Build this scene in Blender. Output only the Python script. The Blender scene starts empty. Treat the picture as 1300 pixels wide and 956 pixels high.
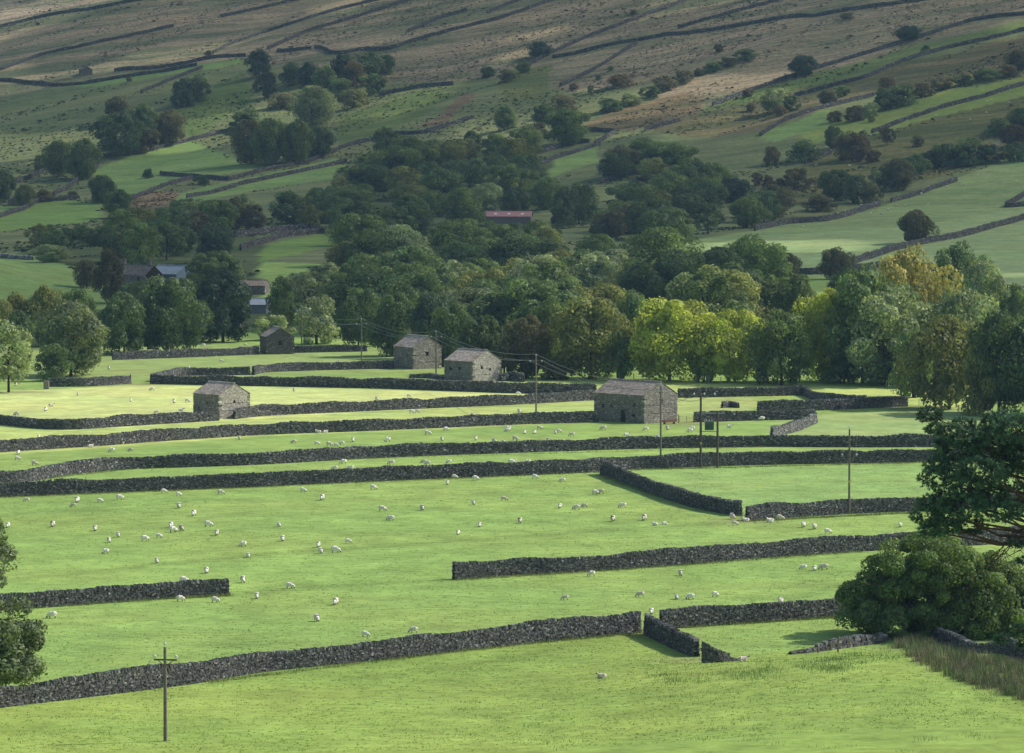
import bpy, math, random
import numpy as np
from mathutils import Vector, Matrix

random.seed(7)
RNG = np.random.default_rng(11)
F = 1300 * 150 / 36.0          # focal length in photo pixels
CAM_H = 52.0
PITCH = math.atan(318 / F)
SC = 4.0 / 3.0
SUN_EL = math.radians(41)
SUN_DIR = Vector((0.965, 0.26, 0)).normalized() * math.cos(SUN_EL) + Vector((0, 0, math.sin(SUN_EL)))   # towards the sun

scene = bpy.context.scene
COL = scene.collection

# ------------------------------------------------------------------ noise and terrain
_P = np.random.default_rng(3).random((256, 256))

def vnoise(x, y):
    x = np.asarray(x, float); y = np.asarray(y, float)
    xi = np.floor(x).astype(int); yi = np.floor(y).astype(int)
    fx = x - xi; fy = y - yi
    fx = fx * fx * (3 - 2 * fx); fy = fy * fy * (3 - 2 * fy)
    a = _P[xi % 256, yi % 256]; b = _P[(xi + 1) % 256, yi % 256]
    c = _P[xi % 256, (yi + 1) % 256]; d = _P[(xi + 1) % 256, (yi + 1) % 256]
    return (a * (1 - fx) + b * fx) * (1 - fy) + (c * (1 - fx) + d * fx) * fy

def fbm(x, y, o=3):
    t = 0; a = .5; n = 0
    for i in range(o):
        t = t + a * vnoise(x * 2 ** i + 17 * i, y * 2 ** i + 5 * i); n += a; a *= .5
    return t / n

_gs = [-9000, 0, 700, 780, 850, 932, 1096, 1260, 1380, 1480, 1560, 1644, 1808, 2000, 2300, 3000, 6000, 9000]
_gz = [0, 0, 0, .7, 2.3, 4.4, 7.6, 11.8, 19, 29, 41, 55, 88, 128, 190, 290, 330, 330]
_tx = np.linspace(-2000, 9000, 2201)
_tz = np.interp(_tx, _gs, _gz)
_k = np.exp(-np.linspace(-2, 2, 25) ** 2); _k /= _k.sum()
_tz = np.convolve(np.pad(_tz, 12, mode='edge'), _k, mode='valid')

def sstep(x, a, b):
    t = np.clip((x - a) / (b - a), 0, 1)
    return t * t * (3 - 2 * t)

def terr(X, Y):
    X = np.asarray(X, float); Y = np.asarray(Y, float)
    s = (Y + .8 * X) / SC
    z = np.interp(s, _tx, _tz) * SC
    # gullies and terraces of the hillside, running down the fall line
    u = (X - .8 * Y) / 1.28; v = (.8 * X + Y) / 1.28
    amp = sstep(s, 1080, 1500)
    z = z + amp * (11.0 * (fbm(u / 120., v / 420. + 3, 3) - .5) + 4.6 * (fbm(u / 34., v / 160. + 9, 2) - .5))
    # gentle swell of the valley floor
    z = z + 1.1 * (fbm(X / 140. + 4, Y / 110. + 8, 2) - .5) * sstep(Y, 430, 600)
    # green knoll on the left
    z = z + 10.5 * np.exp(-(np.minimum(X + 172, 0) / 90) ** 2 - (np.maximum(X + 172, 0) / 34) ** 2 - ((Y - 1275) / 70) ** 2)
    # foreground rise on the right
    back = np.where(Y > 392, 15.0, 70.0)
    z = z + 3.0 * sstep(X, -8, 40) * np.exp(-((Y - 392) / back) ** 2)
    # the side of the valley we look from
    t = np.clip((335 - Y) / 335, 0, 3)
    z = z + 50 * t ** 1.6
    return z

cp, sp = math.cos(PITCH), math.sin(PITCH)
def rays(px, py):
    px = np.asarray(px, float); py = np.asarray(py, float)
    a = (px - 650) / F; b = (478 - py) / F
    return a, cp + b * sp, -sp + b * cp

_ys = np.concatenate([np.arange(300, 1200, 1.5), np.arange(1200, 4200, 3.0)])
def ground(px, py):
    """world points on the terrain seen at the photo's pixels"""
    px = np.atleast_1d(np.asarray(px, float)); py = np.atleast_1d(np.asarray(py, float))
    if len(px) > 1500:
        return np.concatenate([ground(px[i:i + 1500], py[i:i + 1500]) for i in range(0, len(px), 1500)])
    dx, dy, dz = rays(px, py)
    T = _ys[None, :] / dy[:, None]
    X = dx[:, None] * T; Z = CAM_H + dz[:, None] * T
    d = Z - terr(X, np.broadcast_to(_ys[None, :], X.shape))
    hit = d < 0
    i = np.where(hit.any(1), hit.argmax(1), len(_ys) - 1)
    i = np.maximum(i, 1)
    r = np.arange(len(px))
    d0 = d[r, i - 1]; d1 = d[r, i]
    f = np.clip(d0 / np.where(np.abs(d0 - d1) < 1e-9, 1, d0 - d1), 0, 1)
    Y = _ys[i - 1] + f * (_ys[i] - _ys[i - 1])
    X = dx * Y / dy
    return np.stack([X, Y, terr(X, Y)], 1)

def g1(px, py):
    return ground([px], [py])[0]

def project(X, Y, Z):
    zz = Z - CAM_H
    fw = Y * cp - zz * sp
    up = Y * sp + zz * cp
    fw = np.where(fw < 1, 1, fw)
    return 650 + F * X / fw, 478 - F * up / fw

def inpoly(x, y, poly):
    n = len(poly); res = np.zeros(np.shape(x), bool)
    j = n - 1
    for i in range(n):
        xi, yi = poly[i]; xj, yj = poly[j]
        c = ((yi > y) != (yj > y)) & (x < (xj - xi) * (y - yi) / ((yj - yi) or 1e-9) + xi)
        res ^= c; j = i
    return res

# ------------------------------------------------------------------ object helpers
def link(o):
    COL.objects.link(o); return o

def tag(o, label=None, cat=None, group=None, kind=None):
    if label: o['label'] = label
    if cat: o['category'] = cat
    if group: o['group'] = group
    if kind: o['kind'] = kind
    return o

def empty(name, loc, rz=0, scale=None):
    o = bpy.data.objects.new(name, None)
    o.location = [float(c) for c in loc]; o.rotation_euler = (0, 0, rz); o.empty_display_size = .5
    if scale is not None: o.scale = scale
    return link(o)

def mesh_np(name, V, Q, mats, cols=None, mi=None, smooth=False):
    """mesh from numpy: V n x 3, Q m x k (all faces of k corners)"""
    me = bpy.data.meshes.new(name)
    V = np.ascontiguousarray(V, np.float32); Q = np.ascontiguousarray(Q, np.int32)
    k = Q.shape[1]
    me.vertices.add(len(V)); me.vertices.foreach_set('co', V.ravel())
    me.loops.add(Q.size); me.loops.foreach_set('vertex_index', Q.ravel())
    me.polygons.add(len(Q)); me.polygons.foreach_set('loop_start', np.arange(0, Q.size, k, dtype=np.int32))
    if mi is not None: me.polygons.foreach_set('material_index', np.asarray(mi, np.int32))
    me.polygons.foreach_set('use_smooth', np.full(len(Q), smooth))
    me.update(calc_edges=True)
    if cols is not None:
        at = me.attributes.new('tint', 'FLOAT_COLOR', 'POINT')
        c = np.ones((len(V), 4), np.float32); c[:, :cols.shape[1]] = cols
        at.data.foreach_set('color', c.ravel())
    for m in (mats if isinstance(mats, (list, tuple)) else [mats]): me.materials.append(m)
    return me

def obj(name, me, parent=None, loc=None):
    o = bpy.data.objects.new(name, me)
    if parent: o.parent = parent
    if loc is not None: o.location = loc
    return link(o)

class MB:
    """collects boxes and tubes into one mesh"""
    def __init__(s): s.v = []; s.f = []; s.c = []
    def add(s, vs, fs, col=(1, 1, 1)):
        b = len(s.v); s.v += [tuple(v) for v in vs]; s.c += [col] * len(vs)
        s.f += [tuple(i + b for i in f) for f in fs]
    def box(s, c, d, R=None, col=(1, 1, 1), jit=0):
        vs = []
        for z in (-1, 1):
            for x, y in ((-1, -1), (1, -1), (1, 1), (-1, 1)):
                p = Vector((x * d[0] / 2, y * d[1] / 2, z * d[2] / 2))
                if jit: p += Vector([random.uniform(-jit, jit) for _ in range(3)])
                if R is not None: p = R @ p
                vs.append(p + Vector(c))
        s.add(vs, [(3, 2, 1, 0), (4, 5, 6, 7), (0, 1, 5, 4), (1, 2, 6, 5), (2, 3, 7, 6), (3, 0, 4, 7)], col)
    def tube(s, pts, rad, n=8, col=(1, 1, 1)):
        pts = [Vector(p) for p in pts]
        if not isinstance(rad, (list, tuple)): rad = [rad] * len(pts)
        vs = []
        for i, p in enumerate(pts):
            t = (pts[min(i + 1, len(pts) - 1)] - pts[max(i - 1, 0)]).normalized()
            a = Vector((0, 0, 1)) if abs(t.z) < .9 else Vector((1, 0, 0))
            u = t.cross(a).normalized(); w = t.cross(u)
            for k in range(n):
                an = 2 * math.pi * k / n
                vs.append(p + (u * math.cos(an) + w * math.sin(an)) * rad[i])
        fs = []
        for i in range(len(pts) - 1):
            for k in range(n):
                fs.append((i * n + k, i * n + (k + 1) % n, (i + 1) * n + (k + 1) % n, (i + 1) * n + k))
        fs.append(tuple(range(n))); fs.append(tuple(reversed(range((len(pts) - 1) * n, len(pts) * n))))
        s.add(vs, fs, col)
    def mesh(s, name, mat, smooth=False):
        me = bpy.data.meshes.new(name)
        me.from_pydata(s.v, [], s.f); me.update()
        at = me.attributes.new('tint', 'FLOAT_COLOR', 'POINT')
        c = np.ones((len(s.v), 4), np.float32); c[:, :3] = np.array(s.c, np.float32).reshape(-1, 3)
        at.data.foreach_set('color', c.ravel())
        me.materials.append(mat)
        if smooth: me.polygons.foreach_set('use_smooth', [True] * len(me.polygons))
        return me
    def build(s, name, mat, parent=None, smooth=False):
        return obj(name, s.mesh(name, mat, smooth), parent)

# ------------------------------------------------------------------ materials
def newmat(name):
    m = bpy.data.materials.new(name); m.use_nodes = True
    nt = m.node_tree; nt.nodes.clear()
    out = nt.nodes.new('ShaderNodeOutputMaterial')
    return m, nt, out

def N(nt, t, **kw):
    n = nt.nodes.new(t)
    for k, v in kw.items():
        if k.startswith('i_'):
            n.inputs[k[2:].replace('_', ' ')].default_value = v
        else: setattr(n, k, v)
    return n

def mixc(nt, a, b, f, mode='MIX'):
    n = nt.nodes.new('ShaderNodeMix'); n.data_type = 'RGBA'; n.blend_type = mode
    for sock, val in ((n.inputs[0], f), (n.inputs[6], a), (n.inputs[7], b)):
        if hasattr(val, 'is_linked'): nt.links.new(val, sock)
        elif isinstance(val, (int, float)): sock.default_value = val
        else: sock.default_value = (*val, 1)
    return n.outputs[2]

def mrange(nt, v, a, b, c, d):
    n = nt.nodes.new('ShaderNodeMapRange')
    nt.links.new(v, n.inputs[0])
    for i, x in enumerate((a, b, c, d)): n.inputs[i + 1].default_value = x
    return n.outputs[0]

def mnoise(nt, vec, scale, detail=3, rough=.55):
    n = nt.nodes.new('ShaderNodeTexNoise')
    nt.links.new(vec, n.inputs['Vector'])
    n.inputs['Scale'].default_value = scale; n.inputs['Detail'].default_value = detail; n.inputs['Roughness'].default_value = rough
    return n.outputs[0]

def tinted(name, rough=.9, var=.35, scale=3., base=(1, 1, 1), bump=0., spec=.2):
    """base colour = the mesh's tint x base x noise"""
    m, nt, out = newmat(name)
    at = N(nt, 'ShaderNodeAttribute', attribute_name='tint')
    tc = N(nt, 'ShaderNodeTexCoord')
    n = mnoise(nt, tc.outputs['Object'], scale, 4)
    v = mrange(nt, n, .3, .7, 1 - var, 1 + var)
    c = mixc(nt, at.outputs['Color'], base, 1., 'MULTIPLY')
    vv = N(nt, 'ShaderNodeVectorMath', operation='SCALE'); nt.links.new(c, vv.inputs[0]); nt.links.new(v, vv.inputs['Scale'])
    b = N(nt, 'ShaderNodeBsdfPrincipled')
    nt.links.new(vv.outputs[0], b.inputs['Base Color'])
    b.inputs['Roughness'].default_value = rough; b.inputs['Specular IOR Level'].default_value = spec
    if bump:
        bp = N(nt, 'ShaderNodeBump'); bp.inputs['Strength'].default_value = bump; bp.inputs['Distance'].default_value = .05
        nt.links.new(n, bp.inputs['Height']); nt.links.new(bp.outputs[0], b.inputs['Normal'])
    nt.links.new(b.outputs[0], out.inputs[0])
    return m

def leafmat(name, col, alt, trans=.42, hue=.22):
    """foliage: per-leaf tint, per-tree variation, some light through the leaf"""
    m, nt, out = newmat(name)
    at = N(nt, 'ShaderNodeAttribute', attribute_name='tint')
    oi = N(nt, 'ShaderNodeObjectInfo')
    sep = N(nt, 'ShaderNodeSeparateColor'); nt.links.new(at.outputs['Color'], sep.inputs[0])
    c = mixc(nt, col, alt, sep.outputs[1])
    rv = mrange(nt, oi.outputs['Random'], 0, 1, 1 - hue, 1 + hue)
    mul = N(nt, 'ShaderNodeMath', operation='MULTIPLY'); nt.links.new(sep.outputs[0], mul.inputs[0]); nt.links.new(rv, mul.inputs[1])
    vv = N(nt, 'ShaderNodeVectorMath', operation='SCALE'); nt.links.new(c, vv.inputs[0]); nt.links.new(mul.outputs[0], vv.inputs['Scale'])
    d = N(nt, 'ShaderNodeBsdfPrincipled'); d.inputs['Roughness'].default_value = .55; d.inputs['Specular IOR Level'].default_value = .25
    t = N(nt, 'ShaderNodeBsdfTranslucent')
    nt.links.new(vv.outputs[0], d.inputs['Base Color'])
    tcol = mixc(nt, vv.outputs[0], (1.25, 1.2, .5), 1., 'MULTIPLY')
    nt.links.new(tcol, t.inputs['Color'])
    mx = N(nt, 'ShaderNodeMixShader'); mx.inputs[0].default_value = trans
    nt.links.new(d.outputs[0], mx.inputs[1]); nt.links.new(t.outputs[0], mx.inputs[2])
    nt.links.new(mx.outputs[0], out.inputs[0])
    return m

LM = {
    'dark':   leafmat('leaf_dark_green', (.088, .148, .058), (.155, .235, .090)),
    'mid':    leafmat('leaf_mid_green', (.125, .195, .062), (.215, .300, .095)),
    'olive':  leafmat('leaf_olive', (.190, .235, .075), (.320, .340, .115)),
    'yellow': leafmat('leaf_yellow_green', (.430, .540, .115), (.660, .720, .160), .55),
    'gold':   leafmat('leaf_gold', (.280, .290, .090), (.520, .450, .160), .4),
    'red':    leafmat('leaf_russet', (.115, .110, .054), (.170, .135, .066)),
    'brown':  leafmat('leaf_brown', (.115, .125, .062), (.175, .170, .085)),
    'grey':   leafmat('leaf_grey_green', (.210, .275, .145), (.370, .450, .250)),
    'blue':   leafmat('leaf_blue_green', (.052, .095, .056), (.085, .140, .085)),
    'pine':   leafmat('pine_needles',     (0.038, 0.088, 0.056), (0.088, 0.158, 0.091), .12, 0),
    'sallow': leafmat('leaf_sallow', (.092, .168, .048), (.230, .300, .100), .4, 0),
    'ash':    leafmat('leaf_ash', (.120, .170, .090), (.240, .310, .165), .4, 0),
}
ADJ = {'dark': 'dark-green', 'mid': 'mid-green', 'olive': 'olive', 'yellow': 'yellow-green', 'gold': 'golden', 'red': 'russet',
       'brown': 'brownish', 'grey': 'grey-green', 'blue': 'blackish'}
BARK = tinted('bark', .95, .4, 2., (.055, .045, .035))
PBARK = tinted('pine_bark', .95, .4, 2., (.085, .05, .035))
STONE = tinted('drystone', .95, .35, 5., (1, 1, 1), .4)
SLATE = tinted('stone_slate', .9, .3, 3., (1, 1, 1), .3)
WOOD = tinted('weathered_wood', .9, .3, 4., (1, 1, 1))
METAL = tinted('painted_metal', .5, .1, 2., (1, 1, 1), 0, .4)
PLAIN = tinted('plain_paint', .8, .1, 2., (1, 1, 1))
RUSH = tinted('rushes', .9, .2, .4, (1, 1, 1))

# ------------------------------------------------------------------ ground sheet
def grid_axis(segs):
    a = []
    for s0, s1, st in segs: a.append(np.arange(s0, s1, st))
    return np.concatenate(a)

GX = np.concatenate([grid_axis([(-6000, -1000, 250), (-1000, -320, 20), (-320, 320, 2.5), (320, 1000, 20), (1000, 6001, 250)])])
GY = np.concatenate([grid_axis([(-600, 280, 40), (280, 1000, 1.8), (1000, 1500, 3.), (1500, 2700, 4.5), (2700, 4000, 40), (4000, 12001, 400)])])
XX, YY = np.meshgrid(GX, GY)
ZZ = terr(XX, YY)
PX, PY = project(XX, YY, ZZ)
PX2 = PX + 14 * (fbm(XX / 18., YY / 30., 2) - .5); PY2 = PY + 5 * (fbm(XX / 25. + 7, YY / 40., 2) - .5)
C = np.empty(XX.shape + (3,)); ROUGH = np.zeros(XX.shape)
C[:] = (.240, .366, .096)
s_ = (YY + .8 * XX) / SC

def paint(poly, col, rough=None, px=PX2, py=PY2, k=1.):
    m = inpoly(px, py, poly) & (YY > 300)
    C[m] = C[m] * (1 - k) + np.array(col) * k
    if rough is not None: ROUGH[m] = rough

# hillside
hill = (s_ > 1000) & (YY > 1150)
C[hill] = (.150, .185, .082); ROUGH[hill] = .55
paint([(-300, 150), (0, 128), (60, 112), (130, 106), (300, 74), (440, 108), (560, 105), (660, 95), (720, 118), (800, 112), (850, 135), (905, 135), (1005, 98), (1131, 66), (1300, 22), (1600, -60), (1600, -900), (-300, -900)], (.230, .207, .140), .95)
paint([(-300, 60), (0, 35), (118, 12), (230, -8), (300, -60), (300, -900), (-300, -900)], (.270, .245, .185), 1.)
paint([(820, 165), (940, 130), (1010, 96), (1180, 75), (1350, 30), (1350, 80), (1100, 120), (960, 168), (880, 175)], (.14, .13, .062), .8)
paint([(720, 165), (790, 140), (870, 118), (900, 125), (880, 150), (800, 168)], (.19, .15, .085), .8)
paint([(1100, 168), (1300, 110), (1400, 90), (1400, 190), (1250, 205), (1100, 250), (980, 265), (1010, 215)], (.125, .135, .05), .75)
GREEN = (.180, .285, .090)
for p, c, r in [
    ([(118, 215), (240, 178), (310, 205), (330, 214), (230, 230), (180, 252), (140, 250)], GREEN, .3),
    ([(205, 250), (330, 222), (430, 200), (440, 205), (420, 228), (300, 247), (215, 262)], GREEN, .35),
    ([(-50, 270), (60, 253), (132, 258), (120, 282), (30, 290), (-50, 295)], (.17, .28, .07), .2),
    ([(296, 318), (420, 293), (425, 310), (330, 332), (296, 340)], (.16, .26, .06), .25),
    ([(425, 150), (540, 115), (580, 120), (500, 165), (430, 188)], (.115, .165, .05), .5),
    ([(60, 108), (200, 90), (310, 72), (310, 80), (200, 98), (120, 110)], GREEN, .3),
    ([(210, 140), (310, 90), (320, 130), (240, 175)], (.115, .175, .05), .5),
    ([(660, 208), (762, 183), (755, 206), (700, 228), (670, 222)], GREEN, .3),
    ([(640, 90), (700, 80), (690, 125), (640, 130)], (.12, .15, .05), .6),
    ([(1020, 165), (1150, 128), (1300, 96), (1400, 80), (1400, 98), (1110, 168), (1010, 186)], (.20, .275, .07), .25),
    ([(960, 172), (1050, 140), (1080, 148), (985, 182)], GREEN, .3),
    ([(900, 135), (1000, 104), (1130, 66), (1300, 26), (1300, 36), (1100, 92), (960, 130)], (.125, .18, .052), .55),
    ([(760, 335), (860, 310), (960, 292), (1100, 268), (1200, 232), (1320, 185), (1500, 150), (1500, 440), (1250, 400), (1100, 352), (940, 348)], (.225, .310, .125), .3),
    ([(760, 335), (960, 300), (1150, 288), (1320, 262), (1500, 250), (1500, 440), (1100, 352), (940, 348)], (.265, .365, .155), .08),
    ([(-100, 320), (40, 324), (90, 338), (150, 372), (150, 400), (-100, 410)], (.17, .27, .075), .15),
    ([(300, 370), (345, 360), (345, 400), (300, 402)], (.19, .30, .08), .1),
]: paint(p, c, r)
for p, c, r in [   # bracken and bare earth
    ([(140, 252), (215, 240), (235, 245), (210, 268), (160, 270)], (.19, .155, .09), .7),
    ([(535, 160), (590, 118), (600, 120), (560, 160)], (.165, .125, .075), .6),
]: paint(p, c, r)
# woodland floor
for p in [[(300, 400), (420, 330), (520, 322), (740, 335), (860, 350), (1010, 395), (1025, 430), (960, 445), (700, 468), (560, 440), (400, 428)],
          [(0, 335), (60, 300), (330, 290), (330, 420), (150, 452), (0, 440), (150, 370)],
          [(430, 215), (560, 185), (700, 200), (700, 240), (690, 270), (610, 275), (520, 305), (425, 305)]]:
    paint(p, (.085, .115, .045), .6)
# valley fields
paint([(-100, 320), (40, 324), (90, 338), (150, 372), (150, 392), (-100, 402)], (.19, .295, .09), .15)
YEL_SUNLIT = (.480, .560, .205)  # hay-cut yellow, lightened further for sun through a cloud gap
paint([(-200, 500), (60, 495), (165, 489), (330, 491), (650, 500), (757, 502), (757, 510), (485, 522), (294, 533), (142, 544), (94, 548), (0, 541), (-200, 540)], YEL_SUNLIT, .0, PX, PY + 3 * (fbm(XX / 40, YY / 60) - .5))
paint([(-200, 540), (0, 541), (94, 548), (142, 544), (277, 535), (485, 523), (757, 510), (757, 535), (650, 541), (330, 554), (0, 578), (-200, 580)], (.380, .480, .150), .0, PX, PY)  # next hay-cut strip, its colour likewise lifted for the sun
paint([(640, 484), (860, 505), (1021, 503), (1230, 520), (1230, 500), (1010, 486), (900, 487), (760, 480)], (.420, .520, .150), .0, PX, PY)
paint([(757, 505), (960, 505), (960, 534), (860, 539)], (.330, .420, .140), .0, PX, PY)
paint([(980, 530), (1250, 515), (1250, 567), (980, 566)], (.28, .385, .140), .1, PX, PY)
paint([(797, 597), (970, 592), (1300, 588), (1300, 645), (948, 660), (880, 634)], (.232, .362, .108), .0, PX, PY)
paint([(-200, 440), (560, 440), (560, 470), (320, 478), (-200, 490)], (.27, .37, .12), .0, PX, PY)
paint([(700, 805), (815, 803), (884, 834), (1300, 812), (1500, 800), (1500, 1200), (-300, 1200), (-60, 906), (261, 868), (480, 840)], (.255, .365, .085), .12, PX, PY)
NF = fbm(XX / 60., YY / 45., 3)[..., None]
C *= (.86 + .28 * NF)

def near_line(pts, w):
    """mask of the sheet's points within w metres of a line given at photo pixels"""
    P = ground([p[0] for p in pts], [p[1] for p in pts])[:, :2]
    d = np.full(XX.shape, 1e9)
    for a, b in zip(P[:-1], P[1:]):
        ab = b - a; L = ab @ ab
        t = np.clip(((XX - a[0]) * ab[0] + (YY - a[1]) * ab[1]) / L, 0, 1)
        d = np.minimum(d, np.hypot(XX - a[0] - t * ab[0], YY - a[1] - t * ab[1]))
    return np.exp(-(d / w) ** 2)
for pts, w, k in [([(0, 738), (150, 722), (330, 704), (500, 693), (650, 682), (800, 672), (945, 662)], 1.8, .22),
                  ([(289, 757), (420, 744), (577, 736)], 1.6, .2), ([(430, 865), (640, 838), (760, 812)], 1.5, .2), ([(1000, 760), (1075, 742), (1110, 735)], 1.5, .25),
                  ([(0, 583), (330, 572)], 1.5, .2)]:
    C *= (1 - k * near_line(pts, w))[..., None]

for gx_, gy_, r_ in [(944, 661, 4.5), (888, 838, 3.5), (817, 804, 3.), (179, 488, 6.), (872, 538, 4.5), (1165, 517, 5.), (30, 498, 7), (1190, 822, 5)]:
    q_ = g1(gx_, gy_)
    k_ = (np.exp(-((XX - q_[0]) ** 2 + (YY - q_[1]) ** 2) / r_ ** 2) * .55)[..., None]
    C = C * (1 - k_) + np.array((.20, .175, .105)) * k_
for pts in [[(0, 700), (160, 668), (330, 655), (520, 660), (760, 640)], [(60, 800), (260, 778), (480, 790), (640, 770), (810, 778)], [(944, 662), (900, 690), (760, 706), (580, 722)], [(300, 755), (360, 700), (440, 660)]]:
    C *= (1 + .16 * near_line([(a, b + 5 * math.sin(a / 37.)) for a, b in pts], .9))[..., None] * np.array([1., 1., 1.])
nx, ny = len(GX), len(GY)
V = np.stack([XX.ravel(), YY.ravel(), ZZ.ravel()], 1)
idx = np.arange(nx * ny).reshape(ny, nx)
Q = np.stack([idx[:-1, :-1].ravel(), idx[:-1, 1:].ravel(), idx[1:, 1:].ravel(), idx[1:, :-1].ravel()], 1)
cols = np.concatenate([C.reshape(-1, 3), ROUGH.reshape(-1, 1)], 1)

def ground_mat():
    m, nt, out = newmat('pasture_and_moor')
    at = N(nt, 'ShaderNodeAttribute', attribute_name='tint')
    geo = N(nt, 'ShaderNodeNewGeometry')
    pos = geo.outputs['Position']
    # grass: fine mottling, long streaks, clumps
    mp = N(nt, 'ShaderNodeMapping'); nt.links.new(pos, mp.inputs[0]); mp.inputs['Scale'].default_value = (.5, 1, 1)
    n1 = mnoise(nt, mp.outputs[0], .9, 5, .65)
    n2 = mnoise(nt, pos, .13, 4, .6)
    n3 = mnoise(nt, pos, .035, 3)
    f1 = mrange(nt, n1, .25, .75, .70, 1.30); f2 = mrange(nt, n2, .3, .7, .78, 1.20)
    mm = N(nt, 'ShaderNodeMath', operation='MULTIPLY'); nt.links.new(f1, mm.inputs[0]); nt.links.new(f2, mm.inputs[1])
    base = N(nt, 'ShaderNodeVectorMath', operation='SCALE'); nt.links.new(at.outputs['Color'], base.inputs[0]); nt.links.new(mm.outputs[0], base.inputs['Scale'])
    straw = mixc(nt, base.outputs[0], (1.16, 1.03, 1.02), mrange(nt, n3, .42, .66, 0, .8), 'MULTIPLY')
    # moor: tussocks, heather, bracken in drifts along the fall line; streaks also paint gully shading
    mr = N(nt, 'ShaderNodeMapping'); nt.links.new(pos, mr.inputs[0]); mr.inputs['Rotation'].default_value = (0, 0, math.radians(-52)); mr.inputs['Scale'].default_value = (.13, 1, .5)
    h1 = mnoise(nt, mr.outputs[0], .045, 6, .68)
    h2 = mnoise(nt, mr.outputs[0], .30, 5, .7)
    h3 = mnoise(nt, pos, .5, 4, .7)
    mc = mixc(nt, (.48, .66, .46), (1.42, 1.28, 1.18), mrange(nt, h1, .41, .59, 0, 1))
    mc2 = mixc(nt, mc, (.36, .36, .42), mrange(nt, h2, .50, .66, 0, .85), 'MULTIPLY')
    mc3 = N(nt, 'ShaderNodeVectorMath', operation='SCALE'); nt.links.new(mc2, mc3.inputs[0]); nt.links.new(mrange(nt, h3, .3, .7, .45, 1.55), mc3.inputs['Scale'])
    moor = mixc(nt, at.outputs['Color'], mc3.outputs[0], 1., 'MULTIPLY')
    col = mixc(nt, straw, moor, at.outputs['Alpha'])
    b = N(nt, 'ShaderNodeBsdfPrincipled'); b.inputs['Roughness'].default_value = .95; b.inputs['Specular IOR Level'].default_value = .1
    nt.links.new(col, b.inputs['Base Color'])
    ad = N(nt, 'ShaderNodeMath', operation='MULTIPLY_ADD'); nt.links.new(h3, ad.inputs[0]); nt.links.new(at.outputs['Alpha'], ad.inputs[1]); nt.links.new(n1, ad.inputs[2])
    bp = N(nt, 'ShaderNodeBump'); bp.inputs['Strength'].default_value = .5; bp.inputs['Distance'].default_value = .5
    nt.links.new(ad.outputs[0], bp.inputs['Height']); nt.links.new(bp.outputs[0], b.inputs['Normal'])
    nt.links.new(b.outputs[0], out.inputs[0])
    return m
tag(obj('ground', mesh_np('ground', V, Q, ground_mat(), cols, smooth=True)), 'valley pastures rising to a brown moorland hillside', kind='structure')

# ------------------------------------------------------------------ dry stone walls
BOXV = np.array([(x, y, z) for z in (-1, 1) for x, y in ((-1, -1), (1, -1), (1, 1), (-1, 1))], float)
BOXF = np.array([(3, 2, 1, 0), (4, 5, 6, 7), (0, 1, 5, 4), (1, 2, 6, 5), (2, 3, 7, 6), (3, 0, 4, 7)])

def stone_tint(n, base=.105, warm=.5):
    v = base * .86 * np.exp(RNG.normal(0, .38, n))
    li = RNG.random(n) < .10
    v[li] *= 1.9
    w = RNG.normal(0, .05, n)
    return np.stack([v * (.985 + w + .10 * (warm - .5)), v * (1.0 + w * .3), v * (1.0 - w - .16 * (warm - .5))], 1).clip(.01, .6)

def boxes_np(ctr, U, W, dims, jit, tint, tilt=None):
    """ctr n x 3; U, W n x 3 unit axes; dims n x 3 half sizes (along U, along W, up)"""
    n = len(ctr)
    loc = BOXV[None] * dims[:, None, :] * (1 + RNG.uniform(-jit, jit, (n, 8, 3)))
    up = np.zeros((n, 3)); up[:, 2] = 1
    if tilt is not None:
        c, s = np.cos(tilt)[:, None], np.sin(tilt)[:, None]
        U, up = U * c + up * s, up * c - U * s
    Vb = ctr[:, None, :] + loc[..., 0:1] * U[:, None] + loc[..., 1:2] * W[:, None] + loc[..., 2:3] * up[:, None]
    Fb = BOXF[None] + (np.arange(n) * 8)[:, None, None]
    return Vb.reshape(-1, 3), Fb.reshape(-1, 4), np.repeat(tint, 8, 0)

def merge(parts):
    vs, fs, cs, b = [], [], [], 0
    for v, f, c in parts:
        vs.append(v); fs.append(f + b); cs.append(c); b += len(v)
    return np.concatenate(vs), np.concatenate(fs), np.concatenate(cs)

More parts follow.
